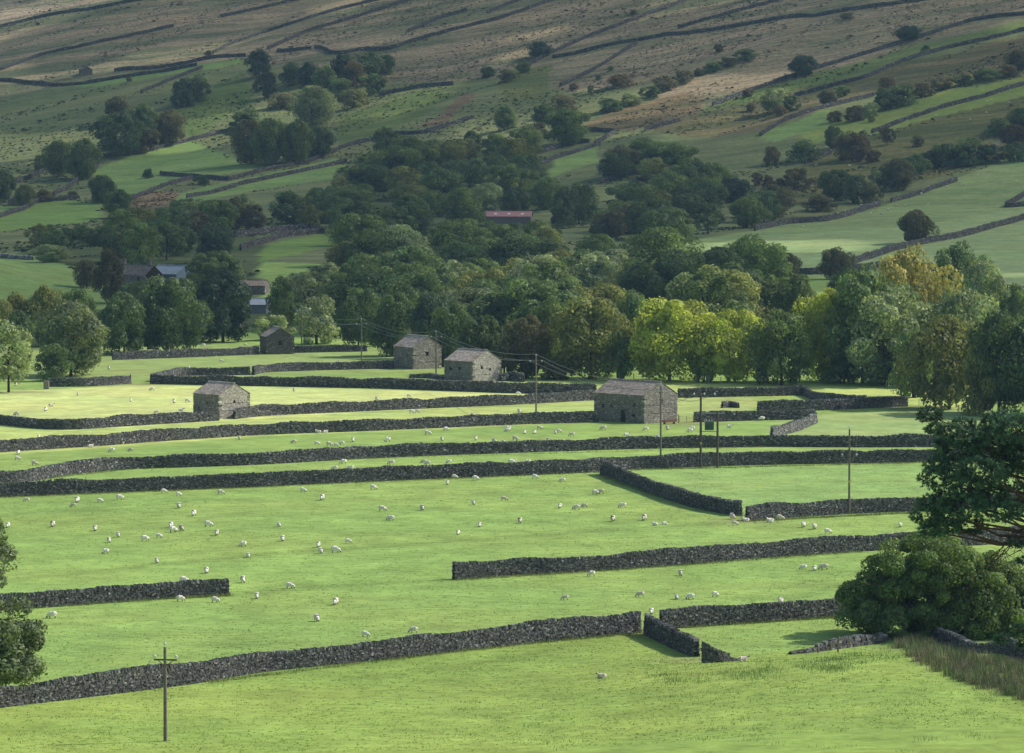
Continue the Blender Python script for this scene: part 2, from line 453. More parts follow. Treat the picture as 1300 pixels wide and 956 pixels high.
def drystone(pts, h=1.7, L=.36, course=.21, thick=.36, tone=.105, world=False):
    P = np.array(pts, float) if world else ground([p[0] for p in pts], [p[1] for p in pts])
    d = np.r_[0, np.cumsum(np.hypot(*np.diff(P[:, :2], axis=0).T))]
    hs = np.full(len(P), h, float) if np.isscalar(h) else np.array(h, float)
    tot = d[-1]
    # smooth line through the points
    ss = np.arange(0, tot, max(L, .5)); ss = np.r_[ss, tot]
    X = np.interp(ss, d, P[:, 0]); Y = np.interp(ss, d, P[:, 1])
    ker = max(1, int(4 / max(L, .5)))
    if len(ss) > 4 * ker:
        kk = np.ones(2 * ker + 1) / (2 * ker + 1)
        X[ker:-ker] = np.convolve(X, kk, 'valid'); Y[ker:-ker] = np.convolve(Y, kk, 'valid')
    X = X + (vnoise(ss / 9, ss * 0 + tot) - .5) * .35; Y = Y + (vnoise(ss / 9, ss * 0 + tot + 9) - .5) * .35
    sag = (vnoise(ss / 5., ss * 0 + tot * .37) - .5) * .30 + (vnoise(ss / 1.3, ss * 0 + tot * .7) - .5) * .10
    Hs = np.interp(ss, d, hs); Hs = Hs * (1 + sag)
    Z = terr(X, Y)
    tx = np.gradient(X); ty = np.gradient(Y); tl = np.hypot(tx, ty) + 1e-9; tx /= tl; ty /= tl
    f = lambda q, A: np.interp(q, ss, A)
    parts = []
    # core
    n = len(ss); rings = []
    for off, zz in ((-1, -.3), (-.62, 1), (.62, 1), (1, -.3)):
        rings.append(np.stack([X - ty * off * (thick - .06), Y + tx * off * (thick - .06), Z + np.where(zz > 0, Hs * zz - .05, zz)], 1))
    Vc = np.stack(rings, 1).reshape(-1, 3)
    i = np.arange(n - 1) * 4
    Fc = np.concatenate([np.stack([i + k, i + k + 4, i + k + 5, i + k + 1], 1) for k in range(3)] + [np.array([[0, 1, 2, 3], [4 * n - 1, 4 * n - 2, 4 * n - 3, 4 * n - 4]])])
    parts.append((Vc, Fc, np.full((len(Vc), 3), .022)))
    rows = max(1, int(round(hs.max() / course)))
    for side in (-1, 1):
        for r in range(rows):
            m = int(tot / L * 1.15) + 2
            ln = L * RNG.uniform(.45, 1.55, m); c = np.cumsum(ln) - ln / 2 - L * RNG.random()
            k = (c > 0) & (c < tot); c = c[k]; ln = ln[k]
            if not len(c): continue
            fr = (r + .5) / rows; hh = f(c, Hs)
            keep = hh > .12; c, ln, hh = c[keep], ln[keep], hh[keep]
            if not len(c): continue
            o = side * (thick - .10 - .13 * fr) + RNG.normal(0, .03, len(c))
            cx = f(c, X) - f(c, ty) * o; cy = f(c, Y) + f(c, tx) * o
            ctr = np.stack([cx, cy, f(c, Z) + hh * fr + RNG.normal(0, course * .08, len(c))], 1)
            U = np.stack([f(c, tx), f(c, ty), c * 0], 1); U /= np.linalg.norm(U, axis=1)[:, None]
            W = np.stack([-U[:, 1], U[:, 0], c * 0], 1)
            dims = np.stack([ln / 2 * .95, RNG.uniform(.09, .15, len(c)) * (1 + .5 * (L > .6)), hh / rows / 2 * RNG.uniform(.75, 1.08, len(c))], 1)
            t = stone_tint(len(c), tone) * (.85 + .3 * vnoise(c / 6., c * 0 + r * .3 + tot)[:, None])
            parts.append(boxes_np(ctr, U, W, dims, .16, t, RNG.normal(0, .10, len(c))))
    # cope stones set on edge
    cl = L * .55
    m = int(tot / cl * 1.1) + 2
    ln = cl * RNG.uniform(.5, 1.5, m); c = np.cumsum(ln) - ln / 2
    c = c[c < tot]; ln = ln[:len(c)]
    hh = f(c, Hs); keep = (RNG.random(len(c)) > .03) & (hh > .5); c, ln, hh = c[keep], ln[keep], hh[keep]
    if len(c):
        U = np.stack([f(c, tx), f(c, ty), c * 0], 1); U /= np.linalg.norm(U, axis=1)[:, None]
        W = np.stack([-U[:, 1], U[:, 0], c * 0], 1)
        ch = RNG.uniform(.10, .19, len(c))
        ctr = np.stack([f(c, X), f(c, Y), f(c, Z) + hh + ch * .6], 1)
        dims = np.stack([ln / 2 * .9, RNG.uniform(.20, .30, len(c)), ch], 1)
        parts.append(boxes_np(ctr, U, W, dims, .2, stone_tint(len(c), tone * 1.25), RNG.normal(.15, .2, len(c))))
    return merge(parts)

def wall(pts, label, h=1.7, group=None, L=.31, course=.19, tone=.105, name='drystone_wall', cat='stone wall'):
    v, q, c = drystone(pts, h, L, course, .36, tone)
    o = obj(name, mesh_np(name, v, q, STONE, c))
    return tag(o, label, cat, group)

FW = 'dry stone walls between the valley fields'
W = lambda pts, label, h=1.7, **k: wall(pts, label, h, FW, **k)
NEAR = dict(L=.24, course=.15)
W([(-80, 908), (100, 886), (261, 866), (320, 854), (480, 838), (650, 819), (730, 811), (813, 803)], 'long nearest stone wall running up from the bottom to a T junction', 1.75, **NEAR)
W([(820, 805), (850, 820), (884, 834)], 'short wall slanting towards us from the T junction to an open gap', 1.75, **NEAR)
W([(838, 799), (890, 795), (970, 790), (1064, 783), (1160, 777)], 'stone wall right of the T junction ending behind the big sallow bush', 1.75, **NEAR)
W([(892, 842), (912, 841), (940, 839)], 'short broken wall stub sloping down to a resting sheep', [1.7, .9, .15], **NEAR)
W([(1003, 831), (1030, 828), (1056, 824), (1125, 815)], 'low tumbled line of stones with fence posts left of the sallow bush', [.3, .45, .8, .75], L=.4, course=.25)
W([(1150, 800), (1173, 806), (1215, 824), (1300, 842), (1380, 858)], 'low wall below the sallow bush behind brown rushes', [1.0, 1.1, 1.2, 1.2, 1.2], **NEAR)
W([(-60, 780), (0, 775), (44, 772), (224, 759), (289, 755.5)], 'short free-standing wall stretch ending in the pasture near the left tree', 1.55, **NEAR)
W([(577, 736), (640, 731), (720, 727), (800, 722), (900, 714), (970, 708), (1089, 700), (1210, 694), (1300, 688), (1420, 680)], 'stone wall starting with a squared end mid pasture and passing behind the pine', 1.7, **NEAR)
W([(948, 661), (970, 659), (1079, 652), (1165, 649), (1260, 645), (1420, 638)], 'stone wall with a power pole in front, right of the gateway', 1.7, **NEAR)
W([(763, 602), (792, 613), (828, 627), (868, 640), (906, 650), (940, 655)], 'stone wall slanting from the long wall down to the gateway', 1.75, **NEAR)
W([(-90, 636), (0, 631), (100, 627), (330, 618), (500, 610), (650, 604), (762, 599), (797, 596), (970, 590), (1100, 588), (1200, 586), (1330, 584)], 'very long wall along the top of the wide central pasture', 1.75, **NEAR)
W([(-90, 620), (0, 614), (36, 612), (84, 603), (152, 596), (330, 590), (482, 581), (650, 575), (800, 570), (970, 567), (1100, 568), (1224, 567), (1330, 565)], 'long wall above the narrow strip, second above the central pasture', 1.7)
W([(-90, 580), (0, 574), (114, 567), (203, 560), (330, 552), (472, 547), (650, 539), (758, 536)], 'long wall ending against the side of the largest barn', 1.7)
W([(-90, 536), (0, 539), (48, 544), (94, 546), (142, 542), (277, 534)], 'wavy wall ending at the lone left barn', 1.65)
W([(296, 532), (330, 528), (485, 521), (650, 514), (757, 508)], 'wall from the lone left barn to the largest barn', 1.65)
W([(192, 487), (221, 488), (330, 490), (485, 493), (650, 499), (757, 501)], 'wall passing in front of the two paired barns', 1.75)
W([(194, 485), (228, 477), (318, 476)], 'short upper wall above the lone left barn', 1.4)
W([(321, 476), (330, 473), (371, 471), (447, 469), (500, 468)], 'curved wall ending at the left one of the paired barns', 1.4)
W([(143, 457), (203, 455), (329, 450)], 'wall below the dark trees ending at the far barn', 1.5)
W([(373, 448), (420, 447), (465, 446)], 'short wall right of the far barn', 1.4)
W([(63, 491), (110, 491), (165, 487)], 'short wall under the big left trees with a pillar end', 1.5)
W([(861, 505), (970, 503), (1021, 502)], 'far wall running right from behind the largest barn', 1.6)
W([(1021, 502), (1032, 508), (1060, 511), (1100, 513)], 'wall bending towards us to join the fold wall', 1.4)
W([(961, 523), (1046, 521), (1107, 518), (1151, 516)], 'wall closing the small field at its near side, with a blunt right end', 1.7)
W([(882, 536), (930, 534.5), (970, 533.5), (1008, 533), (1034, 532)], 'wall forming the back of the sheep fold beside the transformer', 1.6)
W([(1035, 537), (1020, 544), (1000, 551), (981, 556)], 'pale sunlit wall slanting down the open side of the sheep fold', 1.5, tone=.16)  # stone tone raised to stand for sun on this face
W([(636, 484), (650, 483), (664, 485)], 'short stub of wall right of the paired barns', 1.4, tone=.14)
W([(520, 480), (545, 480), (563, 482)], 'low rubble wall between the paired barns', .7, tone=.14)
W([(917, 518), (928, 517), (938, 518)], 'low heap of wall stones beside the transformer', .9)
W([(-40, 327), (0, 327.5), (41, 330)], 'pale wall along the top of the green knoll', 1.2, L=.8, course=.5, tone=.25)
W([(712, 281), (735, 276), (752, 272)], 'pale sunlit wall right of the red-roofed shed', 2.6, L=.8, course=.5, tone=.28)  # stones coloured lighter to read as a lit stretch of wall

HW = [
 [(-20, 40), (0, 35), (44, 24), (118, 12), (170, 2), (230, -8)], [(-20, 92), (0, 90), (57, 69), (98, 61), (152, 49), (220, 34)],
 [(281, 22), (318, 14), (372, 2), (400, -6)], [(271, 68), (294, 56), (338, 41), (389, 25), (440, 10), (500, -4)],
 [(340, 63), (389, 41), (440, 26), (521, 0)], [(352, 66), (395, 62)], [(400, 61), (420, 69), (440, 68), (457, 63), (496, 63), (531, 51), (582, 37), (633, 25), (704, 0)],
 [(-20, 103), (0, 103), (40, 106), (68, 110), (108, 107), (149, 100), (203, 92), (250, 84)], [(145, 91), (203, 87), (254, 77), (312, 72)],
 [(179, 118), (217, 102), (257, 87)], [(128, 200), (176, 195), (237, 180), (294, 166)], [(166, 254), (217, 234), (244, 227)],
 [(203, 222), (223, 224), (288, 230), (332, 218), (389, 207), (440, 186), (504, 171), (542, 169), (600, 150)], [(237, 251), (305, 235), (376, 220), (440, 206)],
 [(-20, 284), (0, 276), (47, 257), (101, 253)], [(68, 249), (101, 228), (128, 205)], [(20, 233), (57, 217)],
 [(298, 301), (365, 293), (406, 291)], [(305, 318), (359, 301), (413, 296)], [(518, 41), (555, 25), (592, 14)], [(619, 17), (647, 5), (663, 0)],
 [(667, 86), (694, 71), (735, 52), (795, 29), (836, 14), (870, 2), (900, -8)],
 [(701, 74), (735, 68), (785, 56), (836, 47), (870, 44), (904, 39), (1012, 22), (1077, 14), (1165, 2), (1200, -4)], [(711, 110), (751, 91), (809, 56)],
 [(481, 122), (531, 112), (575, 108)], [(748, 166), (782, 168), (755, 184)], [(675, 218), (701, 203), (762, 184)], [(667, 200), (721, 184), (748, 181)],
 [(819, 166), (863, 154)], [(763, 233), (819, 216)], [(789, 240), (822, 227)], [(860, 37), (904, 24), (992, 0)],
 [(904, 135), (951, 117), (1005, 98), (1063, 80), (1131, 59), (1181, 44), (1232, 27), (1300, 19), (1350, 12)],
 [(1009, 122), (1050, 112), (1097, 100), (1148, 78), (1198, 63), (1300, 39), (1350, 30)], [(965, 173), (995, 154), (1029, 142), (1110, 122)],
 [(1107, 169), (1148, 154), (1198, 137), (1249, 124), (1300, 108), (1350, 96)], [(1022, 208), (1056, 195)],
 [(958, 293), (1002, 284), (1050, 281), (1097, 267), (1117, 261)], [(1131, 257), (1161, 249), (1185, 240), (1215, 230)], [(1350, 230), (1300, 249), (1275, 264), (1300, 262), (1350, 258)],
 [(1082, 335), (1132, 319), (1211, 303), (1266, 288), (1300, 279), (1360, 266)], [(929, 342), (970, 345), (1016, 349), (1046, 348), (1120, 341), (1180, 343), (1281, 371), (1350, 378)],
]
ORD = ['', 'second', 'third', 'fourth', 'fifth', 'sixth', 'seventh', 'eighth', 'ninth', 'tenth', 'eleventh', 'twelfth', 'thirteenth', 'fourteenth', 'fifteenth',
       'sixteenth', 'seventeenth', 'eighteenth', 'nineteenth', 'twentieth', 'twenty-first', 'twenty-second', 'twenty-third', 'twenty-fourth', 'twenty-fifth']
PENDING = {}
def pend(o, desc, place, key):
    """collects things that look alike in one place; labelled by their order once all are known"""
    PENDING.setdefault((desc, place), []).append((key, o))
def settle():
    for (desc, place), L in PENDING.items():
        L.sort(key=lambda t: t[0]); n = len(L)
        for i, (_, o) in enumerate(L):
            if n == 1: t = f'{desc} {place}'
            elif i == 0: t = f'leftmost {desc} {place}'
            elif i == n - 1: t = f'rightmost {desc} {place}'
            elif i <= n // 2: t = f'{ORD[i]} {desc} from the left {place}'
            else: t = f'{ORD[n - 1 - i]} {desc} from the right {place}'
            o['label'] = t

for pts in HW:
    mx = sum(p[0] for p in pts) / len(pts); my = sum(p[1] for p in pts) / len(pts)
    o = wall(pts, None, 1.9 if my > 270 else 1.7, 'dry stone walls climbing the hillside', L=.8, course=.48, tone=.085)
    place = ('on the lower right hill pasture' if my > 220 and mx > 900 else 'on the brown upper moor' if my < 62 else
             'across the left hillside' if mx < 430 else 'across the right hillside' if mx > 820 else 'on the middle hillside')
    ln = math.hypot(pts[-1][0] - pts[0][0], pts[-1][1] - pts[0][1])
    pend(o, ('long' if ln > 180 else 'short' if ln < 70 else 'middling') + ' dark stone wall', place, mx)

# ------------------------------------------------------------------ trees
def leaves_np(lobes, n_per, size, rng, flat=.0, inner=.10):
    """leaf-sized faces over a set of lobes (cx, cy, cz, r): positions, faces and tint (brightness, colour mix)"""
    Vs, Cs = [], []
    lobes = np.asarray(lobes)
    for (cx, cy, cz, r) in lobes:
        n = int(n_per * rng.uniform(.7, 1.3))
        d = rng.normal(0, 1, (n, 3)); d[:, 2] += .25; d /= np.linalg.norm(d, axis=1)[:, None]
        rr = r * np.where(rng.random(n) < inner, rng.uniform(.2, .8, n), rng.normal(.95, .085, n))
        p = np.array([cx, cy, cz]) + d * rr[:, None] * np.array([1, 1, .82])
        nn = d + rng.normal(0, .45, (n, 3)); nn /= np.linalg.norm(nn, axis=1)[:, None]
        a = np.cross(nn, rng.normal(0, 1, (n, 3))); a /= np.linalg.norm(a, axis=1)[:, None] + 1e-9
        b = np.cross(nn, a)
        s = size * rng.uniform(.55, 1.35, n)[:, None]; w = s * rng.uniform(.5, .9, n)[:, None]
        q = np.stack([p - a * s, p + b * w * .9 - a * s * .1, p + a * s, p - b * w * .9 + a * s * .1], 1)
        Vs.append(q.reshape(-1, 3))
        lb = rng.uniform(.72, 1.28)
        c = np.stack([np.clip(lb * rng.normal(1, .2, n), .4, 1.8), np.clip(rng.normal(.35 + .3 * (lb - 1), .28, n), 0, 1), np.zeros(n)], 1)
        Cs.append(np.repeat(c, 4, 0))
    V = np.concatenate(Vs); Q = np.arange(len(V)).reshape(-1, 4)
    return V, Q, np.concatenate(Cs)

def crown_lobes(rng, n, z0, zc, z1, rmax, rl, shell=.70):
    """lobes spread over an uneven ovoid crown of unit height"""
    L = []
    bias = rng.uniform(0, 6.28); wob = rng.uniform(.75, 1.2, 9)
    ga = 2.39996; off = rng.uniform(0, 6)
    for i in range(n):
        t = (i + .5) / n
        z = z0 + (z1 - z0) * t
        prof = math.sqrt(max(0., 1 - ((z - zc) / (zc - z0 + .07)) ** 2)) if z < zc else math.sqrt(max(0., 1 - ((z - zc) / (z1 - zc + .02)) ** 2))
        an = off + i * ga + rng.normal(0, .3)
        k = wob[int((an % 6.283) / 6.284 * 8)] * (1 + .12 * math.cos(an - bias))
        rad = rmax * prof * k * (shell + (1 - shell) * rng.random() ** .5) - rl * .4 * prof
        rad *= 1 if rng.random() > .22 else .45
        L.append((rad * math.cos(an), rad * math.sin(an), z + rng.normal(0, .02), rl * rng.uniform(.55, 1.45)))
    return L

def trunk_mesh(name, rng, lobes, r0, ztop, mat, multi=1, n_limb=7):
    b = MB()
    for s in range(multi):
        ba = rng.uniform(0, 6.28); br = 0 if multi == 1 else .06
        x0, y0 = br * math.cos(ba), br * math.sin(ba)
        top = Vector((x0 * 2.5 + rng.normal(0, .02), y0 * 2.5 + rng.normal(0, .02), ztop))
        pts = [Vector((x0, y0, -.03)), Vector((x0, y0, .04)), Vector((x0 * 1.5 + rng.normal(0, .008), y0 * 1.5, ztop * .45)), top]
        b.tube(pts, [r0 * 1.5, r0, r0 * .75, r0 * .35], 7)
        for k in range(max(2, n_limb // multi)):
            l = lobes[int(rng.integers(len(lobes)))]
            st = pts[2].lerp(top, rng.uniform(0, .8)); en = Vector(l[:3])
            mid = st.lerp(en, .5) + Vector((0, 0, .03))
            b.tube([st, mid, en], [r0 * .42, r0 * .28, r0 * .08], 5)
    return b.mesh(name, mat)

PROTO = {}
def make_protos():
    kinds = {
        'round': dict(n=38, z0=.12, zc=.46, z1=.90, rmax=.5, rl=.155, per=430, leaf=.021, r0=.022, tt=.55),
        'tall':  dict(n=36, z0=.09, zc=.42, z1=.93, rmax=.5, rl=.14, per=370, leaf=.021, r0=.020, tt=.6),
        'bush':  dict(n=20, z0=.06, zc=.34, z1=.88, rmax=.5, rl=.17, per=260, leaf=.031, r0=.020, tt=.5),
        'open':  dict(n=34, z0=.22, zc=.55, z1=.95, rmax=.5, rl=.12, per=190, leaf=.023, r0=.022, tt=.65),
    }
    for k, p in kinds.items():
        PROTO[k] = []
        for v in range(4):
            rng = np.random.default_rng(100 + v * 7 + len(k))
            L = crown_lobes(rng, p['n'], p['z0'], p['zc'], p['z1'], p['rmax'], p['rl'])
            Vv, Qq, Cc = leaves_np(L, p['per'], p['leaf'], rng)
            cm = mesh_np('crown', Vv, Qq, LM['mid'], Cc)
            tm = trunk_mesh('trunk', rng, L, p['r0'], p['tt'], BARK, 3 if k == 'bush' else 1)
            PROTO[k].append((cm, tm))
make_protos()
TREES = []
def tree(px, top, base, w, colr, kind='round', place=None, group=None, height=None, name=None, cat=None):
    """a tree whose foot stands on the terrain at (px, base); its size read from the photo's pixels"""
    P = g1(px, base)
    D = P[1]
    h = height if height else (base - top) / F * D
    wd = w / F * D if not height else w
    cm, tm = PROTO[kind][int(RNG.integers(4))]
    shrub = kind == 'bush' and h < 9.5
    nm = name or ('shrub' if shrub else 'broadleaf_tree')
    r = empty(nm, (P[0], P[1], P[2] - .05), RNG.uniform(0, 6.28), (wd, wd, h))
    tag(r, None, cat or ('shrub' if shrub else 'tree'), group or ('shrubs scattered on the hillside' if shrub else 'broadleaf trees of the valley'))
    c = obj('crown', cm, r); c.material_slots[0].link = 'OBJECT'; c.material_slots[0].material = LM[colr]
    obj('trunk', tm, r)
    form = {'round': 'round', 'tall': 'upright', 'bush': 'bushy', 'open': 'loose'}[kind]
    TREES.append((px, base, top))
    pend(r, f'{form} {ADJ[colr]} ' + ('shrub' if shrub else 'tree'), place or 'on the hillside', px)
    return r

# --- trees picked out one by one (x, top, base, width, colour, form)
for t in [(11, 411, 498, 76, 'grey', 'open'), (90, 381, 478, 96, 'grey', 'round'), (68, 437, 484, 46, 'dark', 'bush'), (25, 393, 462, 48, 'dark', 'round'), (60, 361, 440, 48, 'olive', 'round'),
          (20, 373, 440, 52, 'olive', 'round'), (97, 366, 440, 42, 'mid', 'round')]:
    tree(*t, place='in the clump left of the far barn')
for t in [(158, 370, 450, 72, 'dark', 'round'), (213, 350, 448, 82, 'dark', 'round'), (283, 342, 434, 92, 'blue', 'round'), (140, 316, 385, 44, 'brown', 'tall'), (110, 328, 366, 28, 'brown', 'round'),
          (63, 310, 333, 46, 'grey', 'round'), (182, 322, 362, 36, 'dark', 'round'), (270, 318, 372, 60, 'dark', 'round'), (345, 398, 432, 52, 'grey', 'bush'), (235, 355, 400, 40, 'dark', 'round'), (176, 357, 396, 44, 'dark', 'round'), (246, 346, 384, 36, 'dark', 'round')]:
    tree(*t, place='in the dark trees around the stone house')
for t in [(402, 376, 437, 62, 'grey', 'bush'), (357, 353, 420, 38, 'mid', 'tall'), (535, 398, 442, 28, 'red', 'tall'), (668, 399, 480, 58, 'brown', 'round'), (750, 376, 481, 96, 'olive', 'round'),
          (850, 378, 484, 108, 'yellow', 'round'), (925, 392, 485, 98, 'yellow', 'round'), (705, 458, 482, 42, 'brown', 'bush'), (803, 372, 470, 50, 'dark', 'round'), (937, 345, 425, 46, 'blue', 'tall'),
          (905, 372, 430, 38, 'brown', 'round'), (789, 420, 483, 40, 'dark', 'bush'), (893, 430, 485, 36, 'mid', 'bush'), (610, 400, 476, 60, 'dark', 'round'), (575, 385, 465, 60, 'dark', 'round'),
          (640, 425, 478, 44, 'dark', 'bush'), (500, 370, 452, 62, 'dark', 'round'), (455, 365, 440, 56, 'dark', 'round'), (548, 372, 455, 60, 'blue', 'round'), (700, 380, 475, 60, 'mid', 'round')]:
    tree(*t, place='fronting the wood behind the barns')
for t in [(992, 396, 489, 74, 'mid', 'round'), (1047, 366, 484, 78, 'yellow', 'round'), (1152, 318, 470, 100, 'gold', 'round'), (1095, 342, 486, 100, 'dark', 'round'), (1130, 370, 489, 112, 'grey', 'round'),
          (1225, 367, 490, 100, 'grey', 'round'), (1215, 311, 410, 68, 'dark', 'round'), (1246, 331, 420, 66, 'grey', 'round'), (1205, 400, 519, 96, 'olive', 'round'), (1268, 395, 526, 96, 'dark', 'round'),
          (1330, 385, 528, 100, 'dark', 'round'), (1160, 420, 505, 60, 'dark', 'bush'), (1075, 338, 400, 58, 'dark', 'round'), (1012, 348, 425, 56, 'mid', 'round'), (1290, 362, 420, 36, 'mid', 'round'), (1240, 440, 527, 50, 'olive', 'bush'), (1180, 350, 440, 50, 'mid', 'round'),
          (1118, 430, 489, 60, 'dark', 'bush'), (1070, 440, 487, 50, 'dark', 'bush')]:
    tree(*t, place='in the tall right-hand group beside the fields')
for t in [(998, 321, 356, 40, 'brown', 'round'), (1060, 315, 354, 40, 'brown', 'round'), (1161, 266, 309, 48, 'brown', 'round')]:
    tree(*t, place='alone on the right hill pasture')
for t in [(330, 63, 98, 34, 'blue', 'tall'), (340, 92, 124, 30, 'blue', 'tall'), (370, 80, 108, 34, 'blue', 'bush'), (392, 78, 108, 30, 'blue', 'bush'), (413, 82, 112, 30, 'dark', 'bush'), (396, 108, 158, 52, 'grey', 'round'),
          (358, 118, 137, 36, 'brown', 'bush'), (433, 100, 125, 34, 'dark', 'bush'), (232, 98, 136, 30, 'blue', 'bush'), (252, 97, 128, 28, 'dark', 'bush'), (149, 122, 156, 40, 'brown', 'round'), (148, 142, 198, 56, 'dark', 'round'),
          (180, 132, 185, 48, 'dark', 'round'), (185, 160, 192, 40, 'brown', 'bush'), (215, 140, 182, 42, 'brown', 'round'), (74, 178, 224, 40, 'mid', 'round'), (105, 176, 228, 44, 'mid', 'round'), (50, 196, 217, 16, 'olive', 'round'), (130, 222, 258, 34, 'dark', 'round'),
          (150, 240, 277, 38, 'dark', 'round'), (33, 234, 264, 22, 'olive', 'round'), (56, 240, 256, 26, 'red', 'bush'), (5, 216, 256, 34, 'dark', 'round'), (93, 242, 253, 14, 'brown', 'bush'), (318, 152, 208, 52, 'brown', 'round'), (345, 150, 210, 44, 'mid', 'round'), (375, 152, 208, 48, 'mid', 'round'),
          (405, 160, 200, 38, 'dark', 'round'), (188, 214, 226, 16, 'blue', 'bush'), (257, 222, 234, 20, 'blue', 'bush'), (312, 138, 165, 40, 'dark', 'bush'), (470, 66, 100, 34, 'dark', 'bush'), (450, 78, 112, 36, 'red', 'bush'), (490, 68, 92, 28, 'dark', 'bush'),
          (448, 112, 137, 40, 'olive', 'bush'), (475, 92, 118, 34, 'dark', 'bush'), (435, 68, 100, 34, 'blue', 'bush'), (163, 96, 104, 8, 'red', 'bush'), (265, 64, 72, 10, 'brown', 'bush')]:
    tree(*t, place='on the left hillside')
for t in [(684, 52, 73, 26, 'blue', 'round'), (643, 88, 104, 22, 'brown', 'bush'), (620, 84, 98, 20, 'dark', 'bush'), (665, 78, 92, 18, 'dark', 'bush'), (718, 138, 184, 56, 'mid', 'round'), (714, 120, 144, 38, 'brown', 'bush'), (690, 132, 158, 28, 'dark', 'round'),
          (682, 155, 178, 26, 'brown', 'bush'), (640, 134, 165, 26, 'dark', 'round'), (775, 124, 142, 30, 'dark', 'bush'), (800, 118, 134, 34, 'grey', 'bush'), (826, 108, 124, 28, 'dark', 'bush'), (843, 96, 116, 30, 'brown', 'bush'), (868, 88, 106, 26, 'brown', 'bush'),
          (785, 94, 110, 36, 'red', 'bush'), (750, 108, 119, 10, 'dark', 'bush'), (775, 84, 90, 8, 'dark', 'bush'), (805, 12, 18, 10, 'red', 'bush'), (760, 95, 102, 8, 'dark', 'bush'), (728, 106, 114, 12, 'red', 'bush')]:
    tree(*t, place='on the middle hillside')
for t in [(1155, 32, 51, 30, 'blue', 'round'), (1018, 70, 96, 36, 'blue', 'round'), (1075, 16, 24, 20, 'brown', 'bush'), (947, 62, 76, 30, 'dark', 'bush'), (925, 72, 84, 24, 'brown', 'bush'), (905, 78, 90, 26, 'dark', 'bush'), (887, 86, 96, 14, 'brown', 'bush'), (913, 55, 66, 14, 'brown', 'bush'),
          (949, 112, 123, 16, 'red', 'bush'), (953, 130, 141, 14, 'red', 'bush'), (985, 112, 142, 32, 'grey', 'round'), (1003, 120, 142, 22, 'dark', 'bush'), (990, 134, 148, 16, 'red', 'bush'), (1050, 114, 133, 24, 'brown', 'round'), (1070, 108, 122, 24, 'dark', 'bush'), (1126, 98, 116, 24, 'red', 'open'),
          (1122, 112, 140, 34, 'dark', 'bush'), (1145, 108, 134, 40, 'dark', 'bush'), (1170, 104, 124, 30, 'red', 'bush'), (1195, 96, 114, 34, 'brown', 'bush'), (1222, 94, 108, 30, 'dark', 'bush'), (1250, 86, 102, 36, 'dark', 'bush'), (1292, 62, 90, 30, 'brown', 'round'), (1280, 82, 98, 28, 'red', 'bush'),
          (1176, 57, 67, 12, 'dark', 'bush'), (1085, 133, 154, 26, 'red', 'bush'), (1105, 130, 148, 22, 'grey', 'bush'), (1060, 140, 155, 20, 'red', 'bush'), (1106, 145, 155, 10, 'olive', 'round'), (1057, 160, 190, 26, 'dark', 'tall'), (1082, 168, 205, 42, 'red', 'round'), (1094, 166, 200, 20, 'red', 'tall'),
          (1020, 178, 205, 44, 'dark', 'bush'), (980, 186, 210, 24, 'red', 'bush'), (1010, 212, 240, 36, 'red', 'bush'), (962, 218, 236, 16, 'red', 'bush'), (975, 222, 238, 18, 'red', 'bush'), (990, 226, 240, 16, 'red', 'bush'), (1126, 162, 184, 22, 'red', 'open'), (1165, 172, 186, 16, 'brown', 'bush'),
          (1060, 215, 255, 46, 'dark', 'round'), (1085, 222, 258, 36, 'dark', 'bush'), (1105, 232, 258, 30, 'brown', 'bush'), (1118, 210, 244, 34, 'grey', 'bush'), (1140, 200, 242, 40, 'brown', 'round'), (1162, 196, 222, 36, 'dark', 'bush'), (1180, 190, 214, 30, 'dark', 'bush'), (1200, 182, 212, 40, 'dark', 'round'),
          (1230, 175, 210, 40, 'dark', 'bush'), (1252, 182, 208, 34, 'blue', 'bush'), (1290, 158, 186, 36, 'red', 'round'), (1296, 136, 162, 36, 'dark', 'round'), (1270, 150, 172, 34, 'dark', 'bush'), (1290, 180, 205, 36, 'dark', 'bush'), (1040, 248, 268, 44, 'brown', 'bush'), (1108, 190, 206, 20, 'red', 'bush'), (1215, 190, 212, 26, 'blue', 'bush')]:
    tree(*t, place='on the right hillside')

# glades and roofs that the woods leave open: x0, y0, x1, y1, and how far forward
CLEAR = [(612, 264, 690, 281, 283), (160, 344, 194, 366, 374), (212, 340, 240, 360, 372), (312, 358, 342, 398, 372), (0, 325, 120, 376, 330), (694, 183, 760, 222, 190), (712, 271, 752, 284, 284), (715, 284, 735, 302, 290),
         (298, 296, 420, 332, 300), (40, 256, 130, 284, 262), (1010, 395, 1030, 470, 400)]
for t in [(600, 200, 240, 46, 'dark', 'round'), (640, 206, 246, 48, 'dark', 'round'), (668, 214, 256, 44, 'dark', 'round'), (692, 225, 266, 44, 'mid', 'round'), (620, 232, 272, 50, 'grey', 'round'), (655, 238, 276, 46, 'dark', 'round'), (585, 238, 284, 44, 'mid', 'round'), (600, 262, 300, 30, 'mid', 'tall'),
          (715, 238, 290, 34, 'dark', 'tall'), (735, 232, 284, 44, 'dark', 'round'), (620, 281, 318, 40, 'mid', 'round'), (650, 282, 320, 44, 'dark', 'round'), (682, 280, 322, 40, 'mid', 'round')]:
    tree(*t, place='close around the red-roofed shed')
